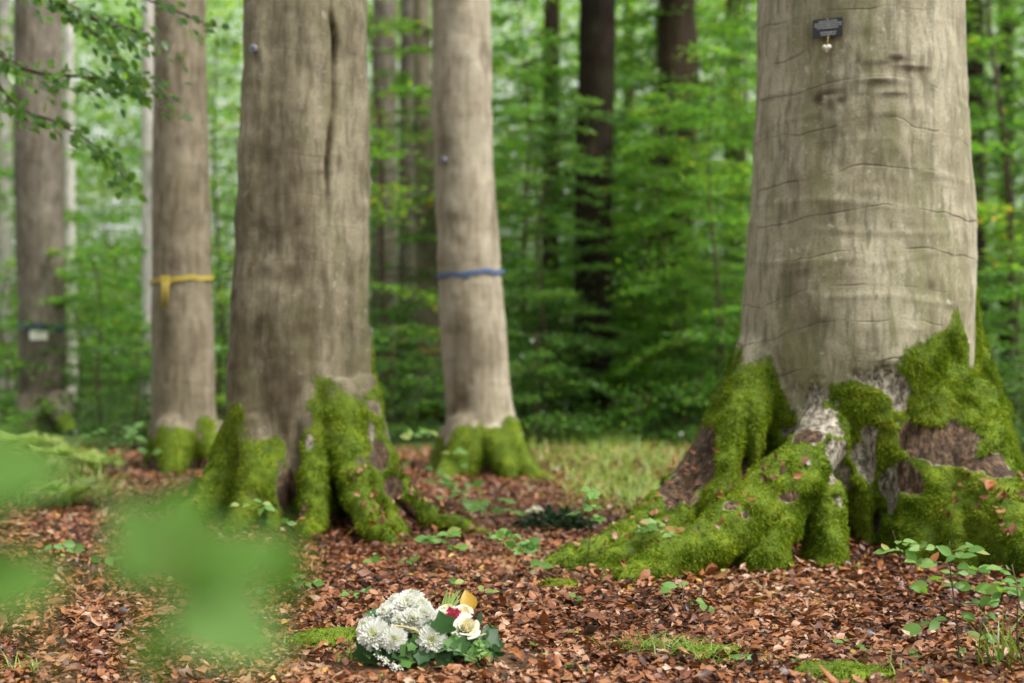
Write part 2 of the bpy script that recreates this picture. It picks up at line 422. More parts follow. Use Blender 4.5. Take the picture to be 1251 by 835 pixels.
def trunk_path(axis, H, n=40, seed=0, lobes=(), seg=64, wob=.012):
    """axis: rows (z, x, y, r) -> points/radii; extrapolated up to height H"""
    a = np.array(axis, float); 
    if a[-1, 0] < H:
        dz = H - a[-1, 0]; k = (a[-1] - a[-2]) / (a[-1, 0] - a[-2, 0]); e = a[-1] + k * dz * .5; e[0] = H; e[3] = a[-1, 3] * .72; a = np.vstack([a, e])
    s = spline(a, n)
    return s[:, [1, 2, 0]], s[:, 3]

def roots_local(rows, origin, k=1.0):
    r = np.array([[*(at(px, py, d) - np.array([origin[0], origin[1], 0])), rr * k] for px, py, d, rr in rows])
    s = spline(r, 6 * len(r)); return s[:, :3], np.maximum(s[:, 3], .012), 14

def blob(co, c, r, rng_scale=1.0):
    q = (co - np.asarray(c)) / np.asarray(r); return np.exp(-(q ** 2).sum(1) * rng_scale)

def tufts(name, co, no, faces, moss, density, L, parent, seed, mat='moss_tuft', width=.0035, zmax=9, ymax=9):
    rng = np.random.default_rng(seed)
    fc = co[faces].mean(1); fm = moss[faces].mean(1)
    a, b, c, d = (co[faces[:, i]] for i in range(4))
    area = .5 * np.linalg.norm(np.cross(c - a, d - b), axis=1)
    fm = np.where((fc[:, 2] < zmax) & (fc[:, 2] > -.03) & (fc[:, 1] < ymax), np.clip((fm - .35) * 1.8, 0, 1), 0)
    # cushions: moss grows thicker in patches
    thick = .55 + .45 * np.clip(fbm(fc * 16, seed, 2) + .5, 0, 1.4)
    cnt = rng.poisson(area * fm * density * thick)
    idx = np.repeat(np.arange(len(faces)), cnt); n = len(idx)
    u = rng.random((n, 1)); v = rng.random((n, 1))
    P = (a[idx] * (1 - u) + b[idx] * u) * (1 - v) + (d[idx] * (1 - u) + c[idx] * u) * v
    N = unit(no[faces[idx]].mean(1))
    D = unit(N * .8 + rand_unit(rng, n) * .75 + np.array([0, 0, -.45]))
    T = unit(np.cross(D, rand_unit(rng, n)))
    LL = L * rng.uniform(.5, 1.5, n) * thick[idx] * (.35 + .65 * fm[idx]) 
    P = P - N * .003
    V = np.stack([P - T * width, P + T * width, P + D * LL[:, None] + np.array([0, 0, -1]) * (LL * .25)[:, None]], 1).reshape(-1, 3)
    r = np.clip(.45 + .24 * fbm(P * 9, seed + 5, 2) + .24 * vnoise(P * 3.1, seed + 9) + rng.normal(0, .19, n), 0, 1)
    o = link(name, mesh_of(name, V, np.arange(3 * n).reshape(-1, 3), mat, {'rnd': np.repeat(r, 3)}), parent)
    return o

def right_beech():
    X0, Y0 = TREE_R; org = (X0, Y0)
    k = 7.0 / 6.9
    ax = [(-.25, 0, 0, .52), (0, 0, 0, .52), (.35, .0, 0, .525), (.7, 0, 0, .545), (1.07, -.012, 0, .555 * k), (1.47, 0, 0, .528 * k), (1.86, .004, 0, .508 * k), (2.66, .002, 0, .482 * k), (4, .0, 0, .46)]
    p, r = trunk_path(ax, 9.5, 60)
    parts = [(p, r, 72)]
    R = lambda *rows: parts.append(roots_local(rows, org))
    R((985,370,7.05,.24),(925,480,6.95,.185),(868,568,6.8,.145),(818,630,6.62,.12),(768,668,6.42,.095),(715,686,6.26,.078),(668,699,6.12,.052),(635,712,6.04,.03),(610,726,6.0,.012))
    R((880,570,6.72,.10),(848,625,6.5,.095),(802,668,6.33,.075),(750,692,6.18,.05),(718,706,6.08,.03),(700,720,6.04,.015))
    R((965,380,7.0,.15),(925,470,6.78,.13),(902,540,6.6,.12),(885,612,6.46,.095),(862,662,6.4,.07),(842,694,6.36,.05))
    R((1015,500,6.72,.17),(992,558,6.42,.135),(965,588,6.24,.135),(925,622,6.12,.125),(880,652,6.0,.108),(836,680,5.9,.08),(792,699,5.82,.058),(752,711,5.76,.036),(725,722,5.74,.015))
    R((960,600,6.24,.12),(936,650,6.1,.105),(930,690,6.05,.10),(942,722,6.03,.08))
    R((990,560,6.4,.10),(1010,606,6.28,.066),(1013,655,6.2,.06),(1008,705,6.16,.064),(1004,730,6.15,.05))
    R((1138,470,6.72,.22),(1142,575,6.48,.17),(1143,640,6.38,.155),(1130,705,6.32,.15),(1128,740,6.3,.12))
    R((1110,560,6.5,.10),(1110,640,6.4,.085),(1106,705,6.34,.09))
    R((1172,500,6.7,.23),(1200,600,6.36,.19),(1236,655,6.1,.175),(1287,700,5.9,.145),(1350,745,5.7,.09),(1400,770,5.6,.03))
    R((1186,570,6.5,.11),(1180,640,6.24,.12),(1188,705,6.14,.11))
    R((1110,300,7.1,.22),(1135,380,7.1,.22),(1163,460,7.12,.185),(1196,545,7.15,.155),(1236,615,7.15,.14),(1300,660,7.1,.12),(1380,690,7.1,.05))
    R((1000,420,7.3,.2),(940,560,7.5,.16),(880,640,7.8,.08),(840,660,8.0,.03))
    R((1060,420,7.4,.25),(1080,560,7.7,.16),(1100,640,8.1,.06))
    co, no, f = grow('trunk', parts, .0125, 4, (.008, 6))
    # deep hollows between the roots
    pit = np.zeros(len(co))
    for px, py, d, r_, dep in ((912,575,6.5,(.045,.3,.12),.16),(890,625,6.42,(.04,.3,.07),.15),(866,668,6.35,(.03,.3,.05),.10),(850,640,6.5,(.025,.3,.10),.10),(838,610,6.55,(.02,.3,.06),.06),(984,660,6.3,(.032,.3,.10),.16),(1045,660,6.45,(.055,.3,.12),.12),(1078,640,6.45,(.03,.3,.12),.12),(1040,615,6.45,(.04,.3,.08),.05),(1162,650,6.35,(.022,.3,.1),.05),(1190,500,6.9,(.03,.4,.16),.06),(912,520,6.6,(.03,.3,.1),.05)):
        q = blob(co, at(px, py, d) - np.array([X0, Y0, 0]), r_); co = co + np.array([0, 1, 0]) * (q * dep)[:, None]; pit = np.maximum(pit, q * (dep > .08))
    # low swellings of the stem
    lo = sstep(2.6, .6, co[:, 2])
    co += no * (.022 * fbm(co * np.array([2.4, 2.4, 1.2]), 21, 2) * (.4 + .6 * lo))[:, None]
    th = np.arctan2(co[:, 0], -co[:, 1])                    # 0 = towards the path
    z = co[:, 2]; rr = np.hypot(co[:, 0], co[:, 1])
    ctrl = [(895,425),(918,440),(932,500),(948,512),(962,478),(1000,455),(1040,448),(1080,425),(1120,402),(1146,376),(1160,402),(1172,440),(1180,446),(1186,352),(1200,350)]
    T, Z = [], []
    for px, py in ctrl:
        a = math.asin(max(-1, min(1, (px - 1048) / 150.0))); T.append(a); Z.append(CAM_H - (py - CY) / F * (7 - .57 * math.cos(a)))
    T = np.array([-math.pi] + T + [math.pi]); Z = np.array([.95] + Z + [1.0])
    ztop = np.interp(th, T, Z) + .035 * fbm(co * 11, 31, 3)
    moss = .5 + (ztop - z) * 6
    out = sstep(.62, .72, rr)                                # roots: mossy all over
    moss = np.maximum(np.clip(moss, 0, 1), out * sstep(1.25, 1.05, z))
    nz = fbm(co * 5, 41, 3)
    hole = sstep(.85, 1.15, nz); moss = np.clip(moss - .6 * hole, 0, 1)
    P = lambda px, py, d: at(px, py, d) - np.array([X0, Y0, 0])
    bare = np.zeros(len(co)); brown = np.zeros(len(co))
    for px, py, d, rx, rz in ((1000,505,6.42,.10,.11),(1020,562,6.42,.075,.15),(985,525,6.4,.07,.06),(1036,595,6.4,.05,.08),(1075,460,6.42,.10,.06),(1102,485,6.4,.04,.09),(1062,560,6.45,.04,.12),(1090,590,6.4,.03,.10)):
        bare = np.maximum(bare, blob(co, P(px, py, d), (rx, .25, rz)) * 1.25)
    for px, py, d, rx, rz in ((1125,542,6.45,.10,.11),(1162,545,6.4,.14,.10),(1203,570,6.3,.09,.055),(1112,585,6.35,.055,.08),
                              (848,580,6.68,.10,.14),(828,608,6.6,.10,.11),(866,545,6.75,.08,.11),(985,530,6.3,.085,.04),(958,606,6.1,.05,.025)):
        brown = np.maximum(brown, blob(co, P(px, py, d), (rx, .2, rz)) * 1.35)
    wob = .35 * fbm(co * 14, 51, 3)
    bare = np.clip(bare + 1.5 * wob * (bare > .1), 0, 1); brown = np.clip(brown + wob * (brown > .1), 0, 1)
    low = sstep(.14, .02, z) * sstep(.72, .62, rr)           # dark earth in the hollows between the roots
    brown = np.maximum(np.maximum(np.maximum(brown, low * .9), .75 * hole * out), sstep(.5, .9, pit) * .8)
    moss = moss * (1 - sstep(.3, .6, bare)) * (1 - sstep(.35, .65, brown))
    # old scars and stains on the smooth bark
    stain = np.zeros(len(co)); dz = np.zeros(len(co))
    def S(px, py, rx, rz, amt, push=0.0):
        a = math.asin((px - 1050) / 130.0); d = 7 - .52 * math.cos(a); c = P(px, py, d)
        b = blob(co, c, (rx, .2, rz)); return b * amt, b * push
    for q in ((1004,118,.022,.03,.9,0),(1017,111,.05,.012,1.,-.006),(1030,120,.020,.022,.8,0),(1017,124,.03,.03,.5,0),(1094,71,.035,.014,1.,.008),(1072,76,.06,.007,.8,.005),(1112,84,.08,.012,.8,.008),
              (1075,98,.07,.012,.75,.008),(1055,113,.03,.008,.6,.0),(1090,115,.06,.010,.8,.007),(1010,114,.16,.006,.5,0),(970,345,.06,.09,.35,0),(985,388,.10,.06,.3,0),(1085,140,.06,.006,.7,.006),(1130,350,.03,.03,.6,0),
              (950,115,.05,.008,.45,0),(1040,170,.22,.005,.35,.004)):
        s_, d_ = S(*q); stain = np.maximum(stain, s_); dz += d_
    stain = np.clip(1.35 * stain * (1 + .5 * fbm(co * 22, 61, 3)), 0, 1)
    co = co + no * dz[:, None]
    # rings of folded bark round the stem
    for z0, amp, s0 in ((1.79, .007, 1), (1.63, .005, 2), (1.55, .006, 3), (1.42, .008, 4), (1.36, .005, 5), (2.02, .006, 6), (2.16, .007, 7), (1.2, .006, 8)):
        zz = z - z0 - .05 * np.cos(th * 1.3 + s0) - .02 * vnoise(np.stack([th * 2, th * 0, th * 0 + s0], -1), s0)
        co = co + no * (.55 * amp * np.exp(-(zz / .012) ** 2) * sstep(-.3, .3, vnoise(np.stack([th * 2.5, th * 0 + s0, th * 0], -1), s0 + 9)))[:, None]
    co = co + no * (moss ** 2 * np.clip((ztop - z) * 3.5, .1, 1) * (.007 + .015 * np.clip(fbm(co * 13, 71, 3), -.6, 1)))[:, None] - no * (.02 * bare)[:, None]
    t = thing('beech_tree', 'largest beech trunk at right with thick moss covered spreading roots and a black plaque', 'tree', (X0, Y0, 0), 'beech trees')
    link('trunk', mesh_of('trunk', co, f, 'beech_bark', dict(moss=moss, bare=bare, brown=brown, stain=stain), True), t)
    tufts('moss', co, no, f, moss, 60000, .019, t, 5, ymax=.75, zmax=1.35)
    return t, co, no

def left_beech():
    X0, Y0 = TREE_L; org = (X0, Y0); s = 7.75 / F
    def c(px): return (px - 377) * s
    ax = [(-.25, c(366), 0, .36), (0, c(366), 0, .40), (.15, c(366), 0, .385), (.35, c(366), 0, .375), (.63, c(366), 0, .375), (1.08, c(365), 0, .367), (1.52, c(371), 0, .358), (1.97, c(374), 0, .343), (2.86, c(377), 0, .322), (4, c(378), 0, .31)]
    p, r = trunk_path(ax, 9.5, 60); parts = [(p, r, 64)]
    # a fluted rib down the right side of the stem
    parts.append((spline([(c(432), -.13, -.2), (c(433), -.13, .6), (c(428), -.12, 1.2), (c(430), -.11, 2.0), (c(427), -.11, 2.9), (c(420), -.08, 5)], 30), np.linspace(.125, .10, 30), 20))
    parts.append((spline([(c(325), -.14, -.2), (c(328), -.14, .8), (c(335), -.12, 1.8), (c(345), -.1, 3.2)], 24), np.linspace(.2, .17, 24), 20))
    parts.append((spline([(c(375), -.2, -.2), (c(378), -.2, .8), (c(382), -.18, 1.8), (c(385), -.12, 3.4)], 24), np.linspace(.16, .14, 24), 20))
    R = lambda *rows: parts.append(roots_local(rows, org, .84))
    R((318,480,7.7,.18),(290,560,7.6,.145),(258,608,7.5,.095),(222,636,7.4,.06),(185,652,7.32,.035),(150,668,7.25,.012))
    R((300,520,7.85,.14),(255,590,7.95,.09),(205,620,8.0,.05),(170,630,8.05,.02))
    R((322,520,7.5,.15),(312,590,7.35,.11),(292,640,7.25,.08),(270,668,7.2,.04))
    R((345,520,7.5,.12),(338,590,7.38,.085),(332,655,7.3,.06))
    R((385,490,7.5,.13),(386,570,7.32,.085),(383,630,7.22,.08),(375,668,7.1,.06),(366,686,6.98,.04),(355,702,6.88,.015))
    R((412,470,7.5,.14),(424,560,7.33,.1),(448,628,7.15,.075),(476,664,7.02,.05),(500,682,6.92,.03),(520,698,6.85,.012))
    R((436,540,7.4,.1),(462,605,7.35,.07),(490,652,7.28,.05),(505,672,7.25,.02))
    R((432,470,7.6,.16),(462,558,7.5,.11),(494,608,7.44,.08),(532,634,7.4,.062),(575,648,7.35,.042),(612,660,7.28,.015))
    R((430,400,7.75,.125),(441,490,7.75,.115),(452,560,7.72,.11),(470,620,7.7,.1))
    R((350,450,8.0,.2),(330,560,8.2,.12),(310,620,8.5,.05))
    R((410,450,8.0,.2),(450,580,8.3,.1),(490,620,8.6,.04))
    co, no, f = grow('trunk', parts, .0145, 6, (.009, 6))
    for px, py, d, r_, dep in ((356,625,7.4,(.03,.3,.11),.12),(413,625,7.38,(.028,.3,.12),.14),(322,630,7.4,(.022,.3,.10),.07),(470,615,7.45,(.02,.3,.08),.06)):
        q = blob(co, at(px, py, d) - np.array([X0, Y0, 0]), r_); co = co + np.array([0, 1, 0]) * (q * dep)[:, None]
    th = np.arctan2(co[:, 0], -co[:, 1]); z = co[:, 2]; rr = np.hypot(co[:, 0], co[:, 1])
    # long frost crack with rolled lips
    xc = np.interp(z, [.9, 1.4, 1.95, 2.2, 2.6, 2.9, 3.4], [c(404), c(408), c(408), c(415), c(416), c(409), c(405)]) + .006 * vnoise(np.stack([z * 7, z * 0, z * 0], -1), 8)
    front = co[:, 1] < 0; dx = co[:, 0] - xc
    gate = front * sstep(1.55, 2.05, z) * sstep(9, 4, z) * np.clip(.7 + .6 * vnoise(np.stack([z * 5, z * 0, z * 0], -1), 18), .15, 1)
    crack = np.exp(-(dx / .0105) ** 2) * gate
    co = co - no * (.045 * crack)[:, None] + no * (.007 * (np.exp(-((dx - .035) / .02) ** 2) + np.exp(-((dx + .035) / .02) ** 2)) * gate)[:, None]
    stain = np.clip(crack * 2.2, 0, 1)
    ztop = .56 + .20 * np.exp(-((th - .35) / .35) ** 2) + .45 * np.exp(-((th - 1.45) / .4) ** 2) + .05 * np.exp(-((th + 1) / .5) ** 2) + .09 * fbm(co * 6, 33, 3)
    moss = np.clip(.5 + (ztop - z) * 4, 0, 1)
    moss = np.maximum(moss, sstep(.44, .54, rr) * sstep(.65, .4, z))
    moss = np.clip(moss - .6 * sstep(.3, .8, fbm(co * 5, 43, 3)), 0, 1)
    P = lambda px, py, d: at(px, py, d) - np.array([X0, Y0, 0])
    brown = np.zeros(len(co)); bare = np.zeros(len(co))
    for px, py, d, rx, rz in ((478,600,7.45,.08,.10),(497,628,7.42,.07,.08),(462,560,7.45,.06,.10),(350,600,7.35,.05,.12),(300,560,7.5,.04,.14)):
        brown = np.maximum(brown, blob(co, P(px, py, d), (rx, .14, rz)) * 1.2)
    for px, py, d, rx, rz in ((380,540,7.35,.035,.06),(455,530,7.5,.03,.10)):
        bare = np.maximum(bare, blob(co, P(px, py, d), (rx, .2, rz)) * .75)
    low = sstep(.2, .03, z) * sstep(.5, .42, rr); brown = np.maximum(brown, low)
    moss = moss * (1 - sstep(.35, .65, brown)) * (1 - sstep(.3, .6, bare))
    for px, py, rx, rz, a in ((366,45,.05,.07,.5),(372,72,.05,.05,.45),(395,210,.05,.012,.7),(352,130,.12,.06,.5),(310,430,.07,.2,.55),(300,480,.06,.16,.6),(445,215,.03,.05,.6),(395,480,.04,.06,.4),(340,300,.05,.2,.3),(437,95,.025,.05,.5),(424,400,.03,.05,.35)):
        stain = np.maximum(stain, blob(co, P(px, py, 7.4), (rx, .3, rz)) * a)
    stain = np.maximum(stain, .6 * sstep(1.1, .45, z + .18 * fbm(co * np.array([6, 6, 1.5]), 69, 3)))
    stain = np.maximum(stain, 0.52 * sstep(.05, .8, .8 * fbm(co * np.array([3.2, 3.2, .8]), 68, 3) + .75 * sstep(.6, -.3, th)))  # left flank darkened: some algae, some shade put into the colour
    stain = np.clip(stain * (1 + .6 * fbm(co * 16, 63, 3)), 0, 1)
    co = co + no * (moss ** 2 * np.clip((ztop - z) * 3.5, .1, 1) * (.005 + .011 * np.clip(fbm(co * 15, 72, 3), -.6, 1)))[:, None]
    t = thing('beech_tree', 'stout fluted beech with a long black crack, left of centre, with a mossy root foot', 'tree', (X0, Y0, 0), 'beech trees')
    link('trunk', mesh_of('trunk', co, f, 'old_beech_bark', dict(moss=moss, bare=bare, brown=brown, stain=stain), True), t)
    tufts('moss', co, no, f, moss, 26000, .022, t, 6, ymax=.6, zmax=1.1, width=.004)
    return t, co, no

def simple_beech(label, axis_px, D, base_y, roots, mat, mosstop, H=9.5, voxel=.02, mossamp=.16, tuft=9000, name='beech_tree', stains=(), group='beech trees', density=None):
    """axis_px: rows (py, px centre, half width px)"""
    base = [a for a in axis_px][-1]; X0 = (base[1] - CX) / F * D; org = (X0, D)
    rows = [(CAM_H - (py - CY) / F * D, (px - base[1]) / F * D, 0, hw / F * D) for py, px, hw in axis_px]
    rows = sorted(rows); lowest = rows[0]
    rows = [(-.2, lowest[1], 0, lowest[3] * 1.08)] + [q for q in rows if q[0] > -.1]
    p, r = trunk_path(rows, H, 40); parts = [(p, r, 40)]
    for rt in roots: parts.append(roots_local(rt, org))
    co, no, f = grow('trunk', parts, voxel, 5, (.007, 6))
    z = co[:, 2]; th = np.arctan2(co[:, 0], -co[:, 1]); rr = np.hypot(co[:, 0], co[:, 1])
    moss = np.clip(.5 + (mosstop + mossamp * fbm(co * 5, 35, 3) - z) * 4, 0, 1) if mosstop > 0 else np.zeros(len(co))
    moss = np.clip(moss - .5 * sstep(.3, .8, fbm(co * 6, 45, 3)), 0, 1)
    stain = np.clip(.9 * sstep(.55, 1.0, fbm(co * np.array([5, 5, 2.5]), 65, 3)), 0, 1) * .6
    for px, py, rx, rz, a in stains:
        stain = np.maximum(stain, blob(co, at(px, py, D - .2) - np.array([X0, D, 0]), (rx, .35, rz)) * a * (1 + .4 * fbm(co * 12, 66, 2)))
    zero = np.zeros(len(co)); moss = moss * (1 - .8 * sstep(.1, .6, vnoise(np.stack([th * 2.2, z * 1.5, z * 0], -1), 48)) * sstep(.1, .3, z)) if mosstop > 0 else moss; brown = sstep(.16, .02, z) * sstep(lowest[3] * 1.25, lowest[3], rr) * (mosstop > 0)
    moss = moss * (1 - sstep(.4, .7, brown))
    t = thing(name, label, 'tree', (X0, D, 0), group)
    link('trunk', mesh_of('trunk', co, f, mat, dict(moss=moss, bare=zero, brown=brown, stain=np.clip(stain, 0, 1)), True), t)
    if mosstop > 0 and tuft: tufts('moss', co, no, f, moss, tuft, .028, t, 7, width=.006, zmax=1.2)
    return t, co, no

TR, coR, noR = right_beech()
TL, coL, noL = left_beech()
TM, coM, noM = simple_beech('pale beech wearing a blue ribbon, between the cracked beech and the dark trunks',
    [(0,563,36),(200,567,36),(330,573.5,39),(450,581,40),(520,588,43),(580,592,46)], 10.9, 580,
    [[(572,520,10.78,.17),(566,555,10.65,.15),(560,592,10.55,.11)], [(612,520,10.8,.14),(632,560,10.65,.10),(655,582,10.5,.06),(682,594,10.4,.04),(705,606,10.3,.012)], [(556,560,10.65,.10),(540,588,10.45,.07),(522,602,10.3,.03),(510,612,10.25,.012)], [(600,530,10.7,.1),(618,570,10.55,.09),(625,592,10.5,.06)],
     [(556,530,10.95,.12),(536,570,10.9,.08),(515,590,10.85,.03)], [(600,500,11.1,.15),(620,560,11.3,.08)]], 'pale_beech_bark', .36, voxel=.018,
    stains=[(545,180,.05,.09,.6),(560,265,.06,.05,.5),(548,262,.03,.08,.6),(575,440,.16,.2,.55),(560,500,.12,.3,.6),(600,430,.08,.2,.4),(604,250,.03,.5,.5),(560,395,.08,.1,.55)])
TY, coY, noY = simple_beech('light brown beech at left wearing a yellow ribbon, beside the cracked beech',
    [(0,220,30.5),(200,221,34),(340,222,36),(450,224,38),(520,225,39),(575,226,42)], 11.2, 575,
    [[(212,520,11.05,.15),(212,555,10.92,.12),(212,590,10.8,.1)], [(250,520,11.1,.11),(262,560,10.95,.08),(276,585,10.9,.03)], [(256,520,11.35,.12),(275,560,11.35,.08),(300,585,11.3,.04)], [(196,530,11.25,.1),(182,575,11.2,.06),(165,590,11.15,.02)]],
    'tan_beech_bark', .33, voxel=.018, stains=[(205,400,.05,.3,.5),(240,250,.04,.4,.35),(200,120,.05,.5,.4),(235,420,.04,.12,.4)])
TF, coF, noF = simple_beech('grey brown beech at the far left edge with a white label under its blue ribbon',
    [(0,46,28),(200,47.5,29),(400,51,28),(480,52,29),(520,53,33),(535,53,36)], 15.6, 530,
    [[(40,490,15.4,.2),(30,530,15.2,.1)], [(70,490,15.4,.18),(85,530,15.1,.08)]], 'grey_beech_bark', .14, voxel=.025, tuft=0, stains=[(55,490,.25,.25,.9),(40,470,.2,.1,.6)])
TB, coB, noB = simple_beech('slim beech with a faint yellow ribbon, half hidden behind the pale blue ribboned beech',
    [(0,515,10),(200,519,13),(330,524,16),(430,527,18),(500,529,20),(530,530,23)], 17.5, 520, [[(515,490,17.4,.14),(497,520,17.3,.07),(486,534,17.2,.03)],[(545,490,17.4,.14),(560,525,17.2,.08)]], 'tan_beech_bark', .25, voxel=.025, tuft=4000)
far = [
 ('slender grey trunk in the cluster of three, nearest the cracked beech', [(0,470,15),(300,469,16),(480,469,18),(520,469,20)], 20, 'grey_beech_bark'),
 ('slender grey trunk in the middle of the cluster of three behind the cracked beech', [(0,501,12),(300,499,13),(480,498,15),(520,498,17)], 20.5, 'grey_beech_bark'),
 ('thin pale sunlit trunk at the extreme left edge of the wood', [(0,4,9),(300,5,9.5),(500,6,11)], 22, 'silver_bark'),
 ('thin silvery trunk just right of the grey beech with the white label', [(0,84,6),(300,85,7),(500,86,9)], 24, 'silver_bark'),
 ('pale thin trunk tucked against the left side of the yellow ribboned beech', [(0,181,8),(300,181,8),(500,182,10)], 19, 'silver_bark'),
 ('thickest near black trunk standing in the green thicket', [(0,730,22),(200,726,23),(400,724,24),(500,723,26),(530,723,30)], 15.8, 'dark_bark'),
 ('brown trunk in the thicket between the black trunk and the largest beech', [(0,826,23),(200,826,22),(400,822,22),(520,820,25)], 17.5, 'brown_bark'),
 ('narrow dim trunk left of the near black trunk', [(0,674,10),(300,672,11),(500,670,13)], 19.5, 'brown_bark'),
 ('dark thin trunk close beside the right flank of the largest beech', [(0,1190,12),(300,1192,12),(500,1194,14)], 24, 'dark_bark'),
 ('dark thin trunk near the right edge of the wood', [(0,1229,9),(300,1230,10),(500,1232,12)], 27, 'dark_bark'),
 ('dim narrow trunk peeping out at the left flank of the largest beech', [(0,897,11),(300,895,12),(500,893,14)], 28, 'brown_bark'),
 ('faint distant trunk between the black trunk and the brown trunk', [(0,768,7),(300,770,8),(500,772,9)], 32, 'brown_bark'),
]
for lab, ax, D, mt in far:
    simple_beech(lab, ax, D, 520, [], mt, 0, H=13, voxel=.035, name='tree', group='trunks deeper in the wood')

# ------------------------------------------------------------------ young trees of the understorey
def sapling_mesh(seed, H, nb, spread, per, z0=.12, leafL=.075, trunk_r=.05, dark=False, droop=.12):
    rng = np.random.default_rng(seed)
    st = Geo(); LP, LD, LN, LL, LR = [], [], [], [], []
    path = spline(np.array([[0, 0, 0]] + [[rng.normal(0, .05 * H * t), rng.normal(0, .05 * H * t), H * t] for t in (.33, .66, 1)]), 14)
    st.tube(path, np.linspace(trunk_r, .008, 14), 7)
    for b in range(nb):
        t = z0 + (1 - z0) * (b + rng.random()) / nb
        i = min(int(t * 13), 12); base = path[i] + (path[i + 1] - path[i]) * (t * 13 - i)
        az = b * 2.4 + rng.normal(0, .5); ln = spread * (1.05 - .7 * t ** 1.3) * rng.uniform(.6, 1.1)
        d0 = np.array([math.cos(az), math.sin(az), 0])
        s = np.linspace(0, 1, 7)[:, None]
        side = np.array([-d0[1], d0[0], 0]); bend = rng.normal(0, .25)
        pts = base + d0 * s * ln + side * bend * s ** 2 * ln + np.array([0, 0, 1]) * (s * ln * rng.uniform(.05, .45) - (s ** 2) * ln * rng.uniform(.1, .45 + droop))
        st.tube(pts, np.linspace(max(.004, trunk_r * .28 * (1 - t * .6)), .003, 7), 4, cap=False)
        n = max(8, int(per * ln / spread)); k = rng.random(n) ** .7 * .92 + .08
        j = np.minimum((k * 6).astype(int), 5); q = pts[j] + (pts[j + 1] - pts[j]) * (k * 6 - j)[:, None]
        off = rng.normal(0, 1, n) * ln * .24 * (1.15 - k * .8)
        fwd = np.abs(off) * rng.uniform(.2, .9, n)
        P = q + side * off[:, None] + d0 * fwd[:, None]; P[:, 2] += rng.normal(0, .025, n) - np.abs(off) * .12
        sg = np.sign(off)[:, None]
        D = unit(d0 * .7 + side * sg * .7 + rng.normal(0, .45, (n, 3)) * np.array([1, 1, .45]))
        Nn = unit(np.array([0, 0, 1.]) + rng.normal(0, .38, (n, 3)))
        LP.append(P); LD.append(D); LN.append(Nn); LL.append(leafL * rng.uniform(.65, 1.25, n)); LR.append(np.clip(rng.normal(.45, .2, n) + rng.normal(0, .1), 0, 1))
    P = np.vstack(LP); 
    v, t, r = leaves(P, np.vstack(LD), np.vstack(LN), np.concatenate(LL), .62, np.concatenate(LR), fold=.2)
    fol = mesh_of('foliage', v, t, 'dark_leaf' if dark else 'beech_leaf', {'rnd': r})
    stem = mesh_of('trunk', np.vstack(st.v), st.f, 'twig_bark', {'rnd': np.concatenate(st.a)}, True)
    return stem, fol

SAP = [sapling_mesh(101, 7.5, 60, 2.4, 520, leafL=.085), sapling_mesh(102, 9.0, 66, 2.7, 520, leafL=.09), sapling_mesh(103, 6.0, 54, 2.2, 480, leafL=.08), sapling_mesh(104, 8.0, 52, 3.0, 600, leafL=.09, droop=.3)]
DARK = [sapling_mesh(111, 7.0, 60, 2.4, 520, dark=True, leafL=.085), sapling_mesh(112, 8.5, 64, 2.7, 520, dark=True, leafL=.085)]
BUSH = [sapling_mesh(121, 1.7, 36, 1.2, 260, .05, .065, .02, dark=True), sapling_mesh(122, 2.2, 40, 1.25, 280, .05, .07, .022), sapling_mesh(123, 1.2, 32, 1.05, 240, .05, .06, .016, dark=True)]

def place(kind, meshes, label, px, D, rz, scale=1.0, group=None, cat='tree'):
    x = (px - CX) / F * D; z = float(gz(x, D))
    t = thing(kind, label, cat, (x, D, z), group, rz, scale)
    link('trunk' if cat == 'tree' else 'stem', meshes[0], t); link('foliage', meshes[1], t)
    return t
G1 = 'young beeches of the understorey'
for row in [
 (SAP[0], 'leafy young beech with layered sprays just right of the pale blue ribboned beech', 640, 17.5, .3, .75),
 (DARK[0], 'dark leaved young beech right behind the near black trunk', 738, 18.4, 1.2, .7),
 (SAP[2], 'young beech with bright leaf tiers between the black trunk and the brown trunk', 790, 19.0, 2.2, 1.0),
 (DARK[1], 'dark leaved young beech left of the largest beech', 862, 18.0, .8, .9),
 (SAP[3], 'broad young beech reaching behind the left flank of the largest beech', 905, 21.0, 4.0, 1.0),
 (SAP[1], 'tall young beech at the right edge behind the largest beech', 1238, 17.5, 2.9, 1.0),
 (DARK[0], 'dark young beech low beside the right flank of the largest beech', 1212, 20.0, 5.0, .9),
 (SAP[2], 'young beech whose leaves cross the cluster of three slender trunks', 478, 17.0, 3.3, .9),
 (SAP[3], 'light green young beech between the cracked beech and the yellow ribboned beech', 268, 20.0, 1.0, .72),
 (SAP[1], 'bright young beech between the white labelled beech and the yellow ribboned beech', 135, 27.0, 5.2, .6),
 (SAP[0], 'bright young beech at the far left edge of the wood', -8, 22.0, 2.0, .95),
 (SAP[1], 'tall young beech rising deep behind the near black trunk', 700, 26.0, 3.6, .8),
 (SAP[3], 'spreading young beech deep behind the brown trunk', 838, 28.0, .4, 1.1),
 (SAP[0], 'young beech deep behind the pale blue ribboned beech', 610, 25.0, 4.7, .8),
 (SAP[1], 'young beech deep behind the cluster of three slender trunks', 515, 28.0, 2.4, 1.1),
 (DARK[1], 'dark young beech deep in the thicket behind the dim narrow trunk', 655, 22.5, 2.0, .65),
 (SAP[3], 'pale green young beech deep at the right edge', 1262, 26.0, 1.8, 1.2),
]:
    m, lab, px, D, rz, s = row; place('young_beech', m, lab, px, D, rz, s, G1)
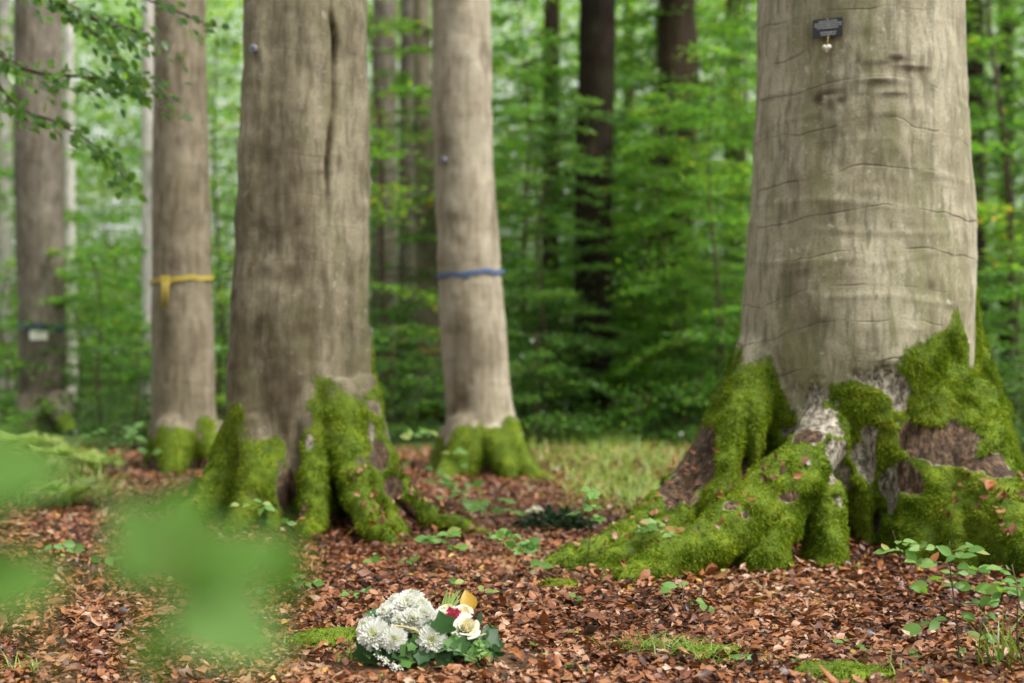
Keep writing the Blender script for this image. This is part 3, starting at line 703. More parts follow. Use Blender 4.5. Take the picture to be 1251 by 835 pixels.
for m, lab, px, D, rz, s_ in [(SAP[2], 'short young beech between the near black trunk and the brown trunk', 772, 16.8, .7, .6), (SAP[0], 'short young beech before the brown trunk', 815, 15.6, 2.6, .5),
        (DARK[0], 'short dark young beech between the pale blue ribboned beech and the near black trunk', 668, 14.8, 4.1, .5), (SAP[3], 'short young beech left of the largest beech above the long grass', 872, 14.4, 5.3, .5)]:
    place('young_beech', m, lab, px, D, rz, s_, G1)
G2 = 'low shrubs under the trees'
for m, lab, px, D, rz, s in [
 (BUSH[0], 'dark low shrub left of the foot of the near black trunk', 680, 16.4, .2, .7),
 (BUSH[2], 'small dark shrub behind the grass, right of the pale blue ribboned beech', 655, 14.0, 1.0, .9),
 (BUSH[0], 'dark shrub behind the middle of the long grass', 775, 16.6, 2.0, .8),
 (BUSH[1], 'dark green shrub behind the right end of the long grass', 830, 15.0, 3.0, .75),
 (BUSH[2], 'low shrub tucked against the left flank of the largest beech', 885, 14.0, 4.0, 1.0),
 (BUSH[1], 'glossy leaved shrub between the white labelled beech and the yellow ribboned beech', 125, 15.5, .5, .9),
 (BUSH[0], 'bluish green shrub close left of the yellow ribboned beech', 165, 13.2, 1.5, .62),
 (BUSH[1], 'shrub filling the gap left of the white labelled beech', 5, 17.5, 2.5, .9),
 (BUSH[1], 'green shrub between the yellow ribboned beech and the cracked beech', 272, 15.0, 3.5, .9),
 (BUSH[2], 'small shrub behind the cluster, right of the cracked beech', 480, 14.5, 4.5, .95),
 (BUSH[0], 'shrub at the foot of the half hidden slim beech', 505, 19.0, 5.5, .9),
 (BUSH[1], 'leafy shrub right of the largest beech at the frame edge', 1250, 12.5, .9, .75),
 (BUSH[2], 'low shrub close behind the right roots of the largest beech', 1222, 10.5, 1.9, .8),
 (BUSH[0], 'dark shrub in the gap between the white labelled beech and bright clearing', 95, 18.0, 2.7, .95),
]:
    place('shrub', m, lab, px, D, rz, s, G2, 'shrub')

# ------------------------------------------------------------------ the far wood: one mass of leaf sprays
def far_wood():
    rng = np.random.default_rng(77); n = 8200; per = 52
    y = rng.uniform(30, 58, n); x = rng.uniform(-.46, .46, n) * y * 1.12; z = rng.uniform(0, 1, n) ** .9 * (2 + y * .28)
    c = np.stack([x, y, z], -1)
    dens = fbm(c * np.array([.35, .2, .5]), 91, 3)
    keep = dens > np.interp(z / (2 + y * .28), [0, .4, 1], [-1.5, -.8, -.05]) ; c = c[keep]; n = len(c)
    P = np.repeat(c, per, 0) + rng.normal(0, 1, (n * per, 3)) * np.array([.75, .75, .16])
    D = unit(rng.normal(0, 1, (n * per, 3)) * np.array([1, 1, .35])); N = unit(np.array([0, 0, 1.]) + rng.normal(0, .5, (n * per, 3)))
    r = np.clip(np.repeat(rng.normal(.5, .16, n), per) + rng.normal(0, .13, n * per), 0, 1)
    v, t, r = leaves(P, D, N, rng.uniform(.10, .19, n * per), .65, r, fold=.2)
    o = link('far_wood', mesh_of('far_wood', v, t, 'wood_leaf', {'rnd': r}))
    tag(o, 'sunlit mass of green foliage closing the view deep in the wood', 'woodland', kind='stuff')
far_wood()
def shading_wood_behind():
    # the wood continued unseen behind and beside the tripod, added to shade low sky
    rng = np.random.default_rng(78); n = 2600; per = 26
    a = rng.uniform(rad(75), rad(285), n); R = rng.uniform(13, 24, n); z = rng.uniform(0, 13, n)
    c = np.stack([np.sin(a) * R, np.cos(a) * R, z], -1)
    P = np.repeat(c, per, 0) + rng.normal(0, 1, (n * per, 3)) * np.array([.9, .9, .25])
    D = unit(rng.normal(0, 1, (n * per, 3)) * np.array([1, 1, .35])); N = unit(np.array([0, 0, 1.]) + rng.normal(0, .5, (n * per, 3)))
    v, t, r = leaves(P, D, N, rng.uniform(.16, .28, n * per), .65, np.clip(rng.normal(.4, .2, n * per), 0, 1), fold=.2)
    tag(link('far_wood', mesh_of('far_wood', v, t, 'wood_leaf', {'rnd': r})), 'unseen green foliage added behind the viewer to shade the low sky', 'woodland', kind='stuff')
shading_wood_behind()

# ------------------------------------------------------------------ leaf litter, grass, moss cushions
def litter():
    rng = np.random.default_rng(5)
    n = 155000
    d = 3.3 + (rng.random(n) ** 1.5) * 10.2
    x = rng.uniform(-.43, .43, n) * d + rng.normal(0, .15, n)
    # bare mound under the flowers
    m = (np.abs((x - MOUND[0] + .02) / .36) ** 2 + np.abs((d - MOUND[1] + .16) / .22) ** 2) < 1 + .5 * vnoise(np.stack([x * 7, d * 7, d * 0], -1), 4)
    keep = ~m | (rng.random(n) < .24)
    for px, py, rx, ry in ((398, 790, .11, .08), (1035, 832, .13, .08), (855, 802, .12, .05), (685, 718, .07, .06)):
        c = ground_at(px, py); keep &= (((x - c[0]) / rx) ** 2 + ((d - c[1]) / ry) ** 2 > 1) | (rng.random(n) < .12)
    x = x[keep]; d = d[keep]; n = len(x)
    g = gz(x, d)
    P = np.stack([x, d, g + rng.random(n) ** 2 * .03 + .004], -1)
    a = rng.random(n) * 2 * np.pi; tilt = rng.normal(0, .27, n)
    D = np.stack([np.cos(a), np.sin(a), np.sin(tilt) * .8], -1)
    N = unit(np.array([0, 0, 1.]) + rng.normal(0, .33, (n, 3)))
    L = np.clip(np.exp(rng.normal(-3.58, .34, n)), .014, .08) * np.interp(d, [4, 12], [1, 1.25])
    r = np.clip(rng.normal(.55, .22, n) + .17 * vnoise(P * 1.9, 14) + .08 * vnoise(P * 6, 15) - .02, 0, .955)
    sp = rng.random(n); r = np.where(sp > .992, rng.uniform(.98, .99, n), r); r = np.where(sp < .004, 1.0, r)
    # leaves caught on the roots of the two big trees
    for co_, no_, T_, k_, zm in ((coR, noR, TREE_R, 260, .5), (coL, noL, TREE_L, 160, .35)):
        c_ = np.where((co_[:, 2] < zm) & (co_[:, 2] > .0) & (no_[:, 2] > .45) & (co_[:, 1] < .5))[0]; c_ = rng.choice(c_, k_)
        P = np.vstack([P, co_[c_] + no_[c_] * .022 + np.array([*T_, 0])]); N = np.vstack([N, unit(no_[c_] + rng.normal(0, .3, (k_, 3)))]); D = np.vstack([D, rand_unit(rng, k_)])
        L = np.concatenate([L, rng.uniform(.02, .05, k_)]); r = np.concatenate([r, np.clip(rng.normal(.5, .2, k_), 0, .95)])
    n = len(P)
    v, t, r = leaves(P, D, N, L, rng.uniform(.42, .68, n), r, LEAF_MID, fold=rng.normal(.1, .5, n), curl=rng.normal(.05, .28, n), twist=rng.normal(0, .3, n))
    o = link('leaf_litter', mesh_of('leaf_litter', v, t, 'litter_leaf', {'rnd': r}, True))
    tag(o, 'red brown fallen beech leaves carpeting the ground', 'fallen leaves', kind='stuff')
litter()

def blades(P, H, lean, rng, w=.004, seg=4):
    """grass blades: quad strips bent by their own weight"""
    n = len(P); a = rng.random(n) * 2 * np.pi; dirn = np.stack([np.cos(a), np.sin(a), np.zeros(n)], -1)
    sidev = np.stack([-np.sin(a + .4), np.cos(a + .4), np.zeros(n)], -1)
    V = []
    for i in range(seg + 1):
        t = i / seg; c = P + np.array([0, 0, 1.]) * (H * (t - .35 * lean * t * t))[:, None] + dirn * (H * lean * t ** 1.8)[:, None]
        ww = w * (1 - t ** 1.5) + .0004
        V += [c - sidev * ww, c + sidev * ww]
    V = np.stack(V, 1); k = 2 * (seg + 1)
    q = np.array([[2 * i, 2 * i + 1, 2 * i + 3, 2 * i + 2] for i in range(seg)])
    f = q[None] + (np.arange(n) * k)[:, None, None]
    return V.reshape(-1, 3), f.reshape(-1, 4), k

def grass_field(name, label, n, fx, seed, h=(.15, .38), w=.005, lean=(.3, 1.0), bias=0.0):
    rng = np.random.default_rng(seed); P = fx(rng, n); P[:, 2] = gz(P[:, 0], P[:, 1])
    V, f, k = blades(P, rng.uniform(*h, len(P)), rng.uniform(*lean, len(P)), rng, w)
    r = np.repeat(np.clip(rng.normal(.55 + bias, .2, len(P)), 0, 1), k)
    o = link(name, mesh_of(name, V, f, 'grass_blade', {'rnd': r}))
    tag(o, label, 'grass', kind='stuff')
def f1(rng, n):
    d = 8 + rng.random(n) ** 1.2 * 8; px = rng.normal(755, 66, n); px = np.clip(px, 652 , 930)
    k = d > np.interp(px, [650, 700, 760, 900], [10.6, 9.2, 8.0, 7.7]) + rng.normal(0, .5, n) + .9 * vnoise(np.stack([px * .02, d * .8, d * 0], -1), 3)
    d, px = d[k], px[k]; return np.stack([(px - CX) / F * d, d, d * 0], -1)
grass_field('grass', 'soft yellow green grass growing behind the left root of the largest beech', 3600, f1, 1, (.03, .22), .005, (.5, 1.7), .0)
def f2(rng, n):
    d = rng.uniform(8.4, 12.5, n); px = rng.normal(35, 60, n); k = px < 150; d, px = d[k], px[k]
    return np.stack([(px - CX) / F * d, d, d * 0], -1)
grass_field('grass', 'pale yellow green grass at the left edge between the ferns', 1500, f2, 2, (.05, .24), .007, (.6, 1.5), .15)

def fern(label, px, py, size, n, seed):
    rng = np.random.default_rng(seed); b = ground_at(px, py); t = thing('fern', label, 'fern', b, 'pale ferns at the left edge'); g = Geo(); P, D, N, L, R = [], [], [], [], []
    for k in range(n):
        az = k * 2.4 + rng.normal(0, .3); d = np.array([math.cos(az), math.sin(az), 0]); h = size * rng.uniform(.7, 1.1); tt = np.linspace(0, 1, 22)
        pts = d * (h * .75 * tt ** 1.3)[:, None] + np.array([0, 0, 1.]) * (h * (1.15 * tt - .75 * tt ** 2.2))[:, None]; g.tube(pts, np.linspace(.003, .001, 22), 5)
        sd = np.array([-d[1], d[0], 0])
        for i in range(3, 22):
            for sg in (-1, 1):
                tg = unit(pts[i] - pts[i - 1]); ll = h * .32 * math.sin(math.pi * (i - 1.5) / 22) ** .8 + .01
                P.append(pts[i]); D.append(unit(sd * sg + tg * .45 + rng.normal(0, .08, 3))); N.append(unit(np.cross(tg, sd) * -1 + rng.normal(0, .15, 3))); L.append(ll); R.append(np.clip(rng.normal(.68, .14), 0, 1))
    g.build('stem', 'green_stem', t); leaf_set(P, D, N, L, .22, R, 'grass_blade', 'fronds', t, LEAF_MID)
fern_jobs = [('pale fern at the very left edge above the blurred leaves', 12, 612, .42, 9, 1), ('yellow green fern in front of the white labelled beech', 60, 590, .45, 9, 2), ('fern nearest the yellow ribboned beech', 118, 585, .34, 8, 3), ('small fern at the left edge low behind the blurred leaves', 85, 622, .3, 8, 4), ('fern behind the others against the white labelled beech', 20, 575, .5, 9, 5)]
def grass_tuft(label, px, py, n, h, seed, spread=.05, lean=(.4, 1.3), w=.003, bias=0):
    rng = np.random.default_rng(seed); b = ground_at(px, py)
    P = np.zeros((n, 3)); P[:, :2] = rng.normal(0, spread, (n, 2)) * np.array([1, .6])
    P[:, 2] = gz(P[:, 0] + b[0], P[:, 1] + b[1]) - b[2]
    V, f, k = blades(P, rng.uniform(*h, n), rng.uniform(*lean, n), rng, w, 6)
    o = link('grass_tuft', mesh_of('grass_tuft', V, f, 'grass_blade', {'rnd': np.repeat(np.clip(rng.normal(.45 + bias, .2, n), 0, .95), k)}), loc=b)
    tag(o, label, 'grass', 'grass tufts among the fallen leaves')
grass_tuft('spreading green grass tuft with long arching blades below the knee shaped root', 815, 800, 260, (.03, .10), 1, .09, (.6, 1.8), .0022, bias=.1)
grass_tuft('thin grass tuft right of the spreading tuft, on the bottom edge', 880, 812, 110, (.03, .08), 2, .08, (.6, 1.8), .0022, bias=.1)
grass_tuft('sparse grass tuft at the left end of the white bouquet', 428, 812, 14, (.06, .15), 3, .02, (.6, 1.5))
grass_tuft('small grass tuft in the bottom left corner', 28, 828, 22, (.05, .11), 4, .03)
grass_tuft('tall grass tuft in the bottom right corner beside the saplings', 1228, 815, 26, (.12, .26), 5, .04, (.3, .9), .004)
grass_tuft('few fine blades left of the white bouquet on the moss cushion', 345, 800, 20, (.05, .1), 6, .05)
grass_tuft('small yellowish tuft near the bottom edge between the bouquet and spreading tuft', 1090, 832, 30, (.04, .1), 7, .06)

def moss_cushion(label, px, py, rx, ry, h, seed):
    b = ground_at(px, py); n = 40; u = np.linspace(-1, 1, n); X, Y = np.meshgrid(u, u)
    e = 1 - X ** 2 - Y ** 2 + .35 * vnoise(np.stack([X * 2.5 + seed, Y * 2.5, X * 0], -1).reshape(-1, 3), seed).reshape(X.shape)
    Z = gz(X * rx + b[0], Y * ry + b[1]) - b[2] + np.where(e > 0, np.sqrt(np.maximum(e, 0)) * h, e * .05) + .006 * fbm(np.stack([X * 9, Y * 9, X * 0], -1).reshape(-1, 3), seed, 2).reshape(X.shape)
    v = np.stack([X * rx, Y * ry, Z], -1).reshape(-1, 3); i = (np.arange(n - 1)[:, None] * n + np.arange(n - 1)[None]).ravel()
    f = np.stack([i, i + 1, i + n + 1, i + n], -1)
    t = thing('moss_cushion', label, 'moss', b, 'moss cushions on the ground')
    one = sstep(0, .15, e.ravel()); z0 = one * 0
    f = f[one[f].max(1) > 0]
    link('cushion', mesh_of('cushion', v, f, 'beech_bark', dict(moss=one, bare=z0, brown=1 - one, stain=z0), True), t)
    no = np.tile([0, 0, 1.], (len(v), 1)); tufts('moss', v, no, f, one, 60000, .016, t, seed)
moss_cushion('bright moss cushion touching the left end of the white bouquet', 398, 790, .13, .10, .05, 3)
moss_cushion('yellow green moss cushion on the bottom edge at lower right', 1035, 832, .16, .10, .045, 4)
moss_cushion('flat moss cushion beside the spreading grass tuft', 855, 802, .15, .07, .032, 5)
moss_cushion('small moss cushion under the leaves at the tip of the left root', 685, 718, .09, .08, .03, 6)

# ------------------------------------------------------------------ seedlings
def leaf_set(P, D, N, L, W, rnd, mat, name, parent, shape=LEAF_HI, fold=.2, curl=.15):
    v, t, r = leaves(np.array(P), np.array(D), np.array(N), np.array(L), W, np.array(rnd), shape, fold, curl)
    return link(name, mesh_of(name, v, t, mat, {'rnd': r}, True), parent)

def seedling(label, px, py, top_px, top_py, nleaf, L, seed, spread=.10, bias=.5, depth_to=None, side=None, name='beech_seedling', stem_r=.0024, mat='seedling_leaf', lowest=.45, dark=False):
    rng = np.random.default_rng(seed); b = ground_at(px, py); tp = at(top_px, top_py, depth_to or b[1]) - b
    t = thing(name, label, 'seedling', b, 'beech seedlings on the forest floor'); g = Geo()
    pts = spline([(0, 0, -.01), tp * .4 + rng.normal(0, .012, 3), tp * .75 + rng.normal(0, .012, 3), tp], 14); g.tube(pts, np.linspace(stem_r, stem_r * .5, 14), 6)
    nb = max(2, nleaf // 4); P, D, N, LL, R = [], [], [], [], []
    for k in range(nb):
        u = lowest + (1 - lowest) * (k + .5 * rng.random()) / nb; i = int(u * 13); base = pts[min(i, 13)]
        az = k * 2.5 + rng.normal(0, .5) if side is None else side + rng.normal(0, .5)
        d0 = np.array([math.cos(az), math.sin(az) * .8, rng.uniform(-.05, .4)]); ln = spread * rng.uniform(.5, 1.15)
        s = np.linspace(0, 1, 5)[:, None]; tw = base + d0 * s * ln + np.array([0, 0, -.25]) * s ** 2 * ln
        g.tube(tw, np.linspace(stem_r * .6, stem_r * .3, 5), 5)
        sd = unit(np.array([-d0[1], d0[0], 0]))
        m = 5 if nleaf >= 8 else 3
        for j in range(m):
            q = tw[min(4, 1 + j)]; sg = 1 if j % 2 else -1
            dd = unit(d0 * .6 + sd * sg * (.9 if j < m - 1 else .1) + rng.normal(0, .2, 3))
            P.append(q); D.append(dd); N.append(unit(np.array([0, -.75, .9]) + rng.normal(0, .4, 3))); LL.append(1.15 * L * rng.uniform(.65, 1.15)); R.append(np.clip(rng.normal(bias, .2), 0, .97))
    g.build('stem', 'seedling_stem', t)
    leaf_set(P, D, N, LL, .56, R, mat, 'foliage', t)
    return t
S = seedling
S('bright green beech seedling standing behind the left half of the white bouquet', 546, 700, 543, 648, 20, .055, 1, .09, .6)
S('beech seedling with paired leaf tiers midway between bouquet and left root tip', 642, 712, 640, 655, 24, .05, 2, .10, .6)
S('tall slender seedling with a bare lower stem at the tip of the largest left root', 706, 712, 722, 588, 22, .045, 3, .07, .45, lowest=.55)
S('seedling in the hollow before the left root of the largest beech', 815, 696, 806, 640, 24, .05, 4, .13, .75, lowest=.75)
S('small seedling at the toe of the knee shaped root', 838, 752, 832, 712, 9, .05, 5, .09, .6)
S('tall dark stemmed sapling with leaf tiers before the right roots', 1172, 822, 1160, 662, 40, .046, 6, .16, .55, lowest=.35, stem_r=.0032)
S('leaning seedling with reddish twig behind the tall dark stemmed sapling', 1150, 745, 1090, 648, 12, .05, 7, .13, .7, lowest=.5)
S('leafy sapling on the right frame edge', 1258, 830, 1236, 690, 36, .05, 8, .13, .55, lowest=.45, stem_r=.0032)
S('low seedling right of the tall dark stemmed sapling', 1205, 735, 1200, 690, 14, .045, 9, .12, .4)
S('seedling standing before the mossy foot of the cracked beech', 322, 672, 318, 606, 12, .055, 10, .12, .7)
S('seedling left of the bouquet behind the moss cushion', 350, 742, 345, 700, 14, .055, 11, .12, .65)
S('tiny seedling behind the left end of the bouquet', 432, 740, 430, 715, 6, .045, 12, .06, .4)
S('tiny bright seedling below the front root of the cracked beech', 476, 700, 475, 682, 8, .045, 13, .07, .7)
S('pale seedling rising right behind the yellow leaf of the bouquet', 590, 752, 582, 706, 9, .035, 14, .07, .85)
S('tall blurred seedling at the foot of the pale blue ribboned beech', 540, 602, 530, 520, 12, .07, 15, .16, .75)
S('blurred seedling left of the foot of the pale blue ribboned beech', 510, 622, 508, 560, 20, .07, 16, .25, .6)
S('blurred seedling between the cracked beech and the pale blue ribboned beech', 570, 640, 566, 588, 20, .065, 17, .25, .6)
S('blurred low seedling before the pale blue ribboned beech', 612, 652, 606, 608, 18, .06, 18, .2, .6)
S('small seedling left of the distant flower arrangement', 600, 690, 598, 640, 12, .05, 19, .12, .5)
S('bluish green seedling beside the yellow ribboned beech foot', 148, 585, 150, 520, 20, .075, 20, .35, .3)
S('small dark green weed near the bottom edge right of the bouquet', 700, 826, 698, 806, 6, .03, 21, .04, .3)
S('little weed close by the right end of the bouquet', 662, 798, 660, 782, 6, .025, 22, .04, .3)
S('low weed under the tall dark stemmed sapling', 1150, 812, 1148, 795, 9, .04, 23, .07, .4)
S('low weed at the bottom edge left of the yellow green moss', 940, 818, 938, 800, 8, .035, 24, .08, .4)
S('small weed between the spreading tuft and the tall sapling', 1050, 800, 1048, 785, 6, .035, 25, .05, .3)
S('little weed on the moss at the toe of the left root', 705, 745, 703, 728, 6, .03, 26, .05, .5)
S('seedling at left edge beyond the blurred near leaves', 100, 705, 95, 660, 14, .05, 27, .12, .4)

# single fallen leaves lying on the mossy roots
def leaf_on_root(label, px, py, L, r, seed):
    w_ = coR + np.array([*TREE_R, 0]); u = CX + w_[:, 0] / w_[:, 1] * F; v = CY - (w_[:, 2] - CAM_H) / w_[:, 1] * F
    m = np.where(np.hypot(u - px, v - py) < 5)[0]; i = m[w_[m, 1].argmin()]; p = w_[i] + noR[i] * .03
    rng = np.random.default_rng(seed); N = unit(noR[i] + rng.normal(0, .15, 3) + np.array([0, 0, .4])); D = unit(np.cross(N, rng.normal(0, 1, 3)))
    v_, t_, r_ = leaves(np.zeros((1, 3)), D[None], N[None], np.array([L]), .62, np.array([r]), LEAF_HI, .3, .2)
    o = link('fallen_leaf', mesh_of('fallen_leaf', v_, t_, 'litter_leaf', {'rnd': r_}, True), loc=p); tag(o, label, 'fallen leaf', 'fallen leaves on the roots')
leaf_on_root('orange fallen leaf lying on the moss of the big right root', 1214, 588, .075, .62, 1)
leaf_on_root('brown fallen leaf low on the toe of the knee shaped root', 792, 698, .06, .6, 2)

for q in fern_jobs: fern(*q)

# ------------------------------------------------------------------ twigs on the ground
def twig(label, p0, p1, r, seed):
    a = ground_at(*p0); b = ground_at(*p1); rng = np.random.default_rng(seed); g = Geo()
    pts = np.array([a + (b - a) * s + rng.normal(0, .008, 3) for s in np.linspace(0, 1, 6)]); pts[:, 2] = gz(pts[:, 0], pts[:, 1]) + .022
    g.tube(spline(pts, 16), np.linspace(r, r * .6, 16), 7)
    k = pts[3]; g.tube(np.array([k, k + (b - a) * .15 + np.array([.02, .04, .01])]), [r * .6, r * .3], 6)
    o = g.build('twig', 'twig_bark'); tag(o, label, 'twig', 'twigs lying on the leaves')
twig('dark fallen twig lying behind the white bouquet', (495, 692), (560, 703), .006, 1)
twig('dark fallen twig at the left under the near leaves', (205, 800), (300, 792), .008, 2)
twig('pale crooked twig lying near the bottom right saplings', (1040, 770), (1110, 790), .004, 3)
twig('short dark twig behind the tall dark stemmed sapling', (1170, 715), (1225, 728), .010, 4)

# ------------------------------------------------------------------ marks on the trees
def ring(D, cx, X0, z_left, z_right, tree_co, w, name_mat, parent, push=.006, name='band'):
    """ribbon hugging the stem of a tree: follows the stem's own outline at its height"""
    a = np.linspace(0, 2 * np.pi, 73)[:-1]; V = []
    zc = (z_left + z_right) / 2
    cu = tree_co[np.abs(tree_co[:, 2] - zc) < .25]; mid = (cu[:, :2].max(0) + cu[:, :2].min(0)) / 2
    dxy = cu[:, :2] - mid; an = np.arctan2(dxy[:, 1], dxy[:, 0]); rr = np.hypot(*dxy.T)
    for q in a:
        m = np.abs((an - q + np.pi) % (2 * np.pi) - np.pi) < .12; R = np.percentile(rr[m], 85) + push
        x, y = mid[0] + R * math.cos(q), mid[1] + R * math.sin(q)
        zz = zc + (z_right - z_left) / 2 * math.cos(q) + .006 * math.sin(5 * q + 1) + .004 * math.sin(11 * q)
        V += [(x, y, zz - w / 2), (x, y, zz + w / 2), (x - .003 * math.cos(q), y - .003 * math.sin(q), zz + w / 2), (x - .003 * math.cos(q), y - .003 * math.sin(q), zz - w / 2)]
    n = len(a); f = []
    for i in range(n):
        j = (i + 1) % n
        for k in range(4):
            l = (k + 1) % 4; f.append((4 * i + k, 4 * j + k, 4 * j + l, 4 * i + l))
    link(name, mesh_of(name, V, f, name_mat, smooth=False), parent); return mid
def zpx(py, D): return CAM_H - (py - CY) / F * D
G3 = 'ribbons tied round the trunks'
t = thing('tree_ribbon', 'blue ribbon tied round the pale beech in the middle', 'ribbon', TM.location, G3)
ring(10.9, 573, TM.location.x, zpx(337, 10.65), zpx(330, 10.65), coM, .030, 'blue_ribbon', t)
g = Geo(); g.box((-.13, -.235, zpx(336, 10.65)), (.018, .012, .022)); g.build('knot', 'blue_ribbon', t, False)
t = thing('tree_ribbon', 'yellow ribbon with a hanging tail tied round the light brown beech', 'ribbon', TY.location, G3)
ring(11.2, 222, TY.location.x, zpx(344, 10.95), zpx(338, 10.95), coY, .038, 'yellow_ribbon', t)
g = Geo()
q0 = at(203, 342, 10.94) - np.array(TY.location)
for i in range(2):
    o_ = np.array([(-.016, .016)[i], -.01 - .004 * i, 0]); g.tube(np.array([q0 + o_ + (0, .0, .02), q0 + o_ + (0, -.02, -.06), q0 + o_ * 1.2 + (-.008, -.02, -.22)]), [.012, .013, .012], 6)
g.build('tail', 'yellow_ribbon', t)
g = Geo(); g.box(q0 + np.array([0, -.015, 0]), (.032, .018, .03)); g.build('knot', 'yellow_ribbon', t, False)
t = thing('tree_ribbon', 'dull blue ribbon above the white label on the grey beech at far left', 'ribbon', TF.location, G3)
ring(15.6, 51, TF.location.x, zpx(399, 15.35), zpx(400, 15.35), coF, .07, 'navy_ribbon', t)
g = Geo(); g.box((.05, -.29, zpx(399, 15.35)), (.022, .012, .03)); g.build('knot', 'navy_ribbon', t, False)
t = thing('tree_ribbon', 'faint yellow ribbon on the half hidden slim beech', 'ribbon', TB.location, G3)
ring(17.5, 527, TB.location.x, zpx(429, 17.3), zpx(428, 17.3), coB, .05, 'dull_yellow_ribbon', t)
g = Geo(); g.box((-.1, -.17, zpx(429, 17.3)), (.02, .012, .025)); g.build('knot', 'dull_yellow_ribbon', t, False)

def front_y(co, x, z, r=.05):
    m = (np.abs(co[:, 0] - x) < r) & (np.abs(co[:, 2] - z) < r); return co[m, 1].min()
# white label on the far left beech
p = at(48, 410, 15.35) - np.array(TF.location); yy = front_y(coF, p[0], p[2])
t = thing('name_label', 'small white label fixed under the blue ribbon on the grey beech at far left', 'label', np.array(TF.location) + np.array([p[0], yy, p[2]]))
g = Geo(); g.box((0, -.012, 0), (.095, .004, .05)); g.build('plate', 'white_label', t, False)
for q in (-.08, .08):
    g = Geo(); g.tube([(q, -.020, .035), (q, .03, .035)], .005, 8); g.build('nail', 'tag_metal', t)
# plaque with its hanging heart stone on the largest beech
D = 6.52
p = at(1014, 33, D) - np.array([*TREE_R, 0]); yy = front_y(coR, p[0], p[2], .04)
R0 = np.array([TREE_R[0] + p[0], TREE_R[1] + yy, p[2]]); s = F / R0[1]; az = math.atan2(p[0], -yy) * .9
t = thing('memorial_plaque', 'small black memorial plaque with pale engraved lines on the largest beech', 'plaque', R0, rz=az)
w_, h_ = 18.5 / s, 11.5 / s
g = Geo(); g.box((0, -.012, 0), (w_, .004, h_)); pl = g.build('plate', 'black_plate', t, False)
bv = pl.modifiers.new('b', 'BEVEL'); bv.width = .0015; bv.segments = 2
rng = np.random.default_rng(3); g = Geo()
for k, (ln, hh) in enumerate(((.60, .0042), (.84, .0042), (.86, .0042), (.70, .0042), (.0, 0), (.46, .0042), (.42, .0042))):
    if not ln: continue
    zz = h_ * (.70 - k * .235); x = -w_ * ln
    while x < w_ * ln:
        ww = rng.uniform(.0035, .010); g.box((min(x + ww / 2, w_ * .9), -.0170, zz), (ww / 2, .0006, hh / 2 * rng.uniform(.7, 1.0))); x += ww + rng.uniform(.0016, .0035)
g.build('engraved_text', 'engraving', t, False)
g = Geo(); g.tube([(0, -.022, h_ * .86), (0, .01, h_ * .86)], .0035, 8); g.build('screw', 'tag_metal', t)
t = thing('heart_pendant', 'pale heart shaped stone hanging on a string under the black plaque', 'pendant', R0 + np.array([0, 0, -h_]), rz=az)
zc = -(59 - 45) / s
g = Geo(); g.tube([(.004, -.018, .004), (.002, -.02, -.02), (0, -.022, zc + .012)], .0022, 6); g.build('string', 'string_cord', t)
g = Geo(); U = 28; Vn = 14; vs, fs = [], []
for i in range(Vn + 1):
    ph = math.pi * i / Vn
    for j in range(U):
        a = 2 * math.pi * j / U
        X = 16 * math.sin(a) ** 3; Y = 13 * math.cos(a) - 5 * math.cos(2 * a) - 2 * math.cos(3 * a) - math.cos(4 * a)
        sc_ = math.sin(ph) ** .7 * .00135; vs.append((X * sc_, -.030 - .014 * math.cos(ph), zc + Y * sc_))
for i in range(Vn):
    for j in range(U): k = (j + 1) % U; fs.append((i * U + j, i * U + k, (i + 1) * U + k, (i + 1) * U + j))
g.add(vs, fs); g.build('heart', 'pale_stone', t)
# little round number tags
def disc_tag(label, px, py, D, T, co, r):
    p = at(px, py, D) - np.array(T.location); yy = front_y(co, p[0], p[2], .04)
    t = thing('number_tag', label, 'tag', np.array(T.location) + np.array([p[0], yy, p[2]]), 'round tags nailed to the trunks')
    t.rotation_euler = (0, 0, math.atan2(p[0], -yy) * .8)
    g = Geo(); g.tube([(0, .0, 0), (0, -.012, 0), (0, -.014, 0)], [r, r, r * .8], 20); g.build('disc', 'tag_metal', t)
    g = Geo(); g.tube([(0, -.012, 0), (0, -.019, 0)], [.005, .004], 8); g.build('nail', 'dark_knob', t)
disc_tag('small round metal tag high on the left side of the cracked beech', 314, 64, 7.55, TL, coL, .024)
disc_tag('small round metal tag on the pale beech above its blue ribbon', 543, 196, 10.7, TM, coM, .026)

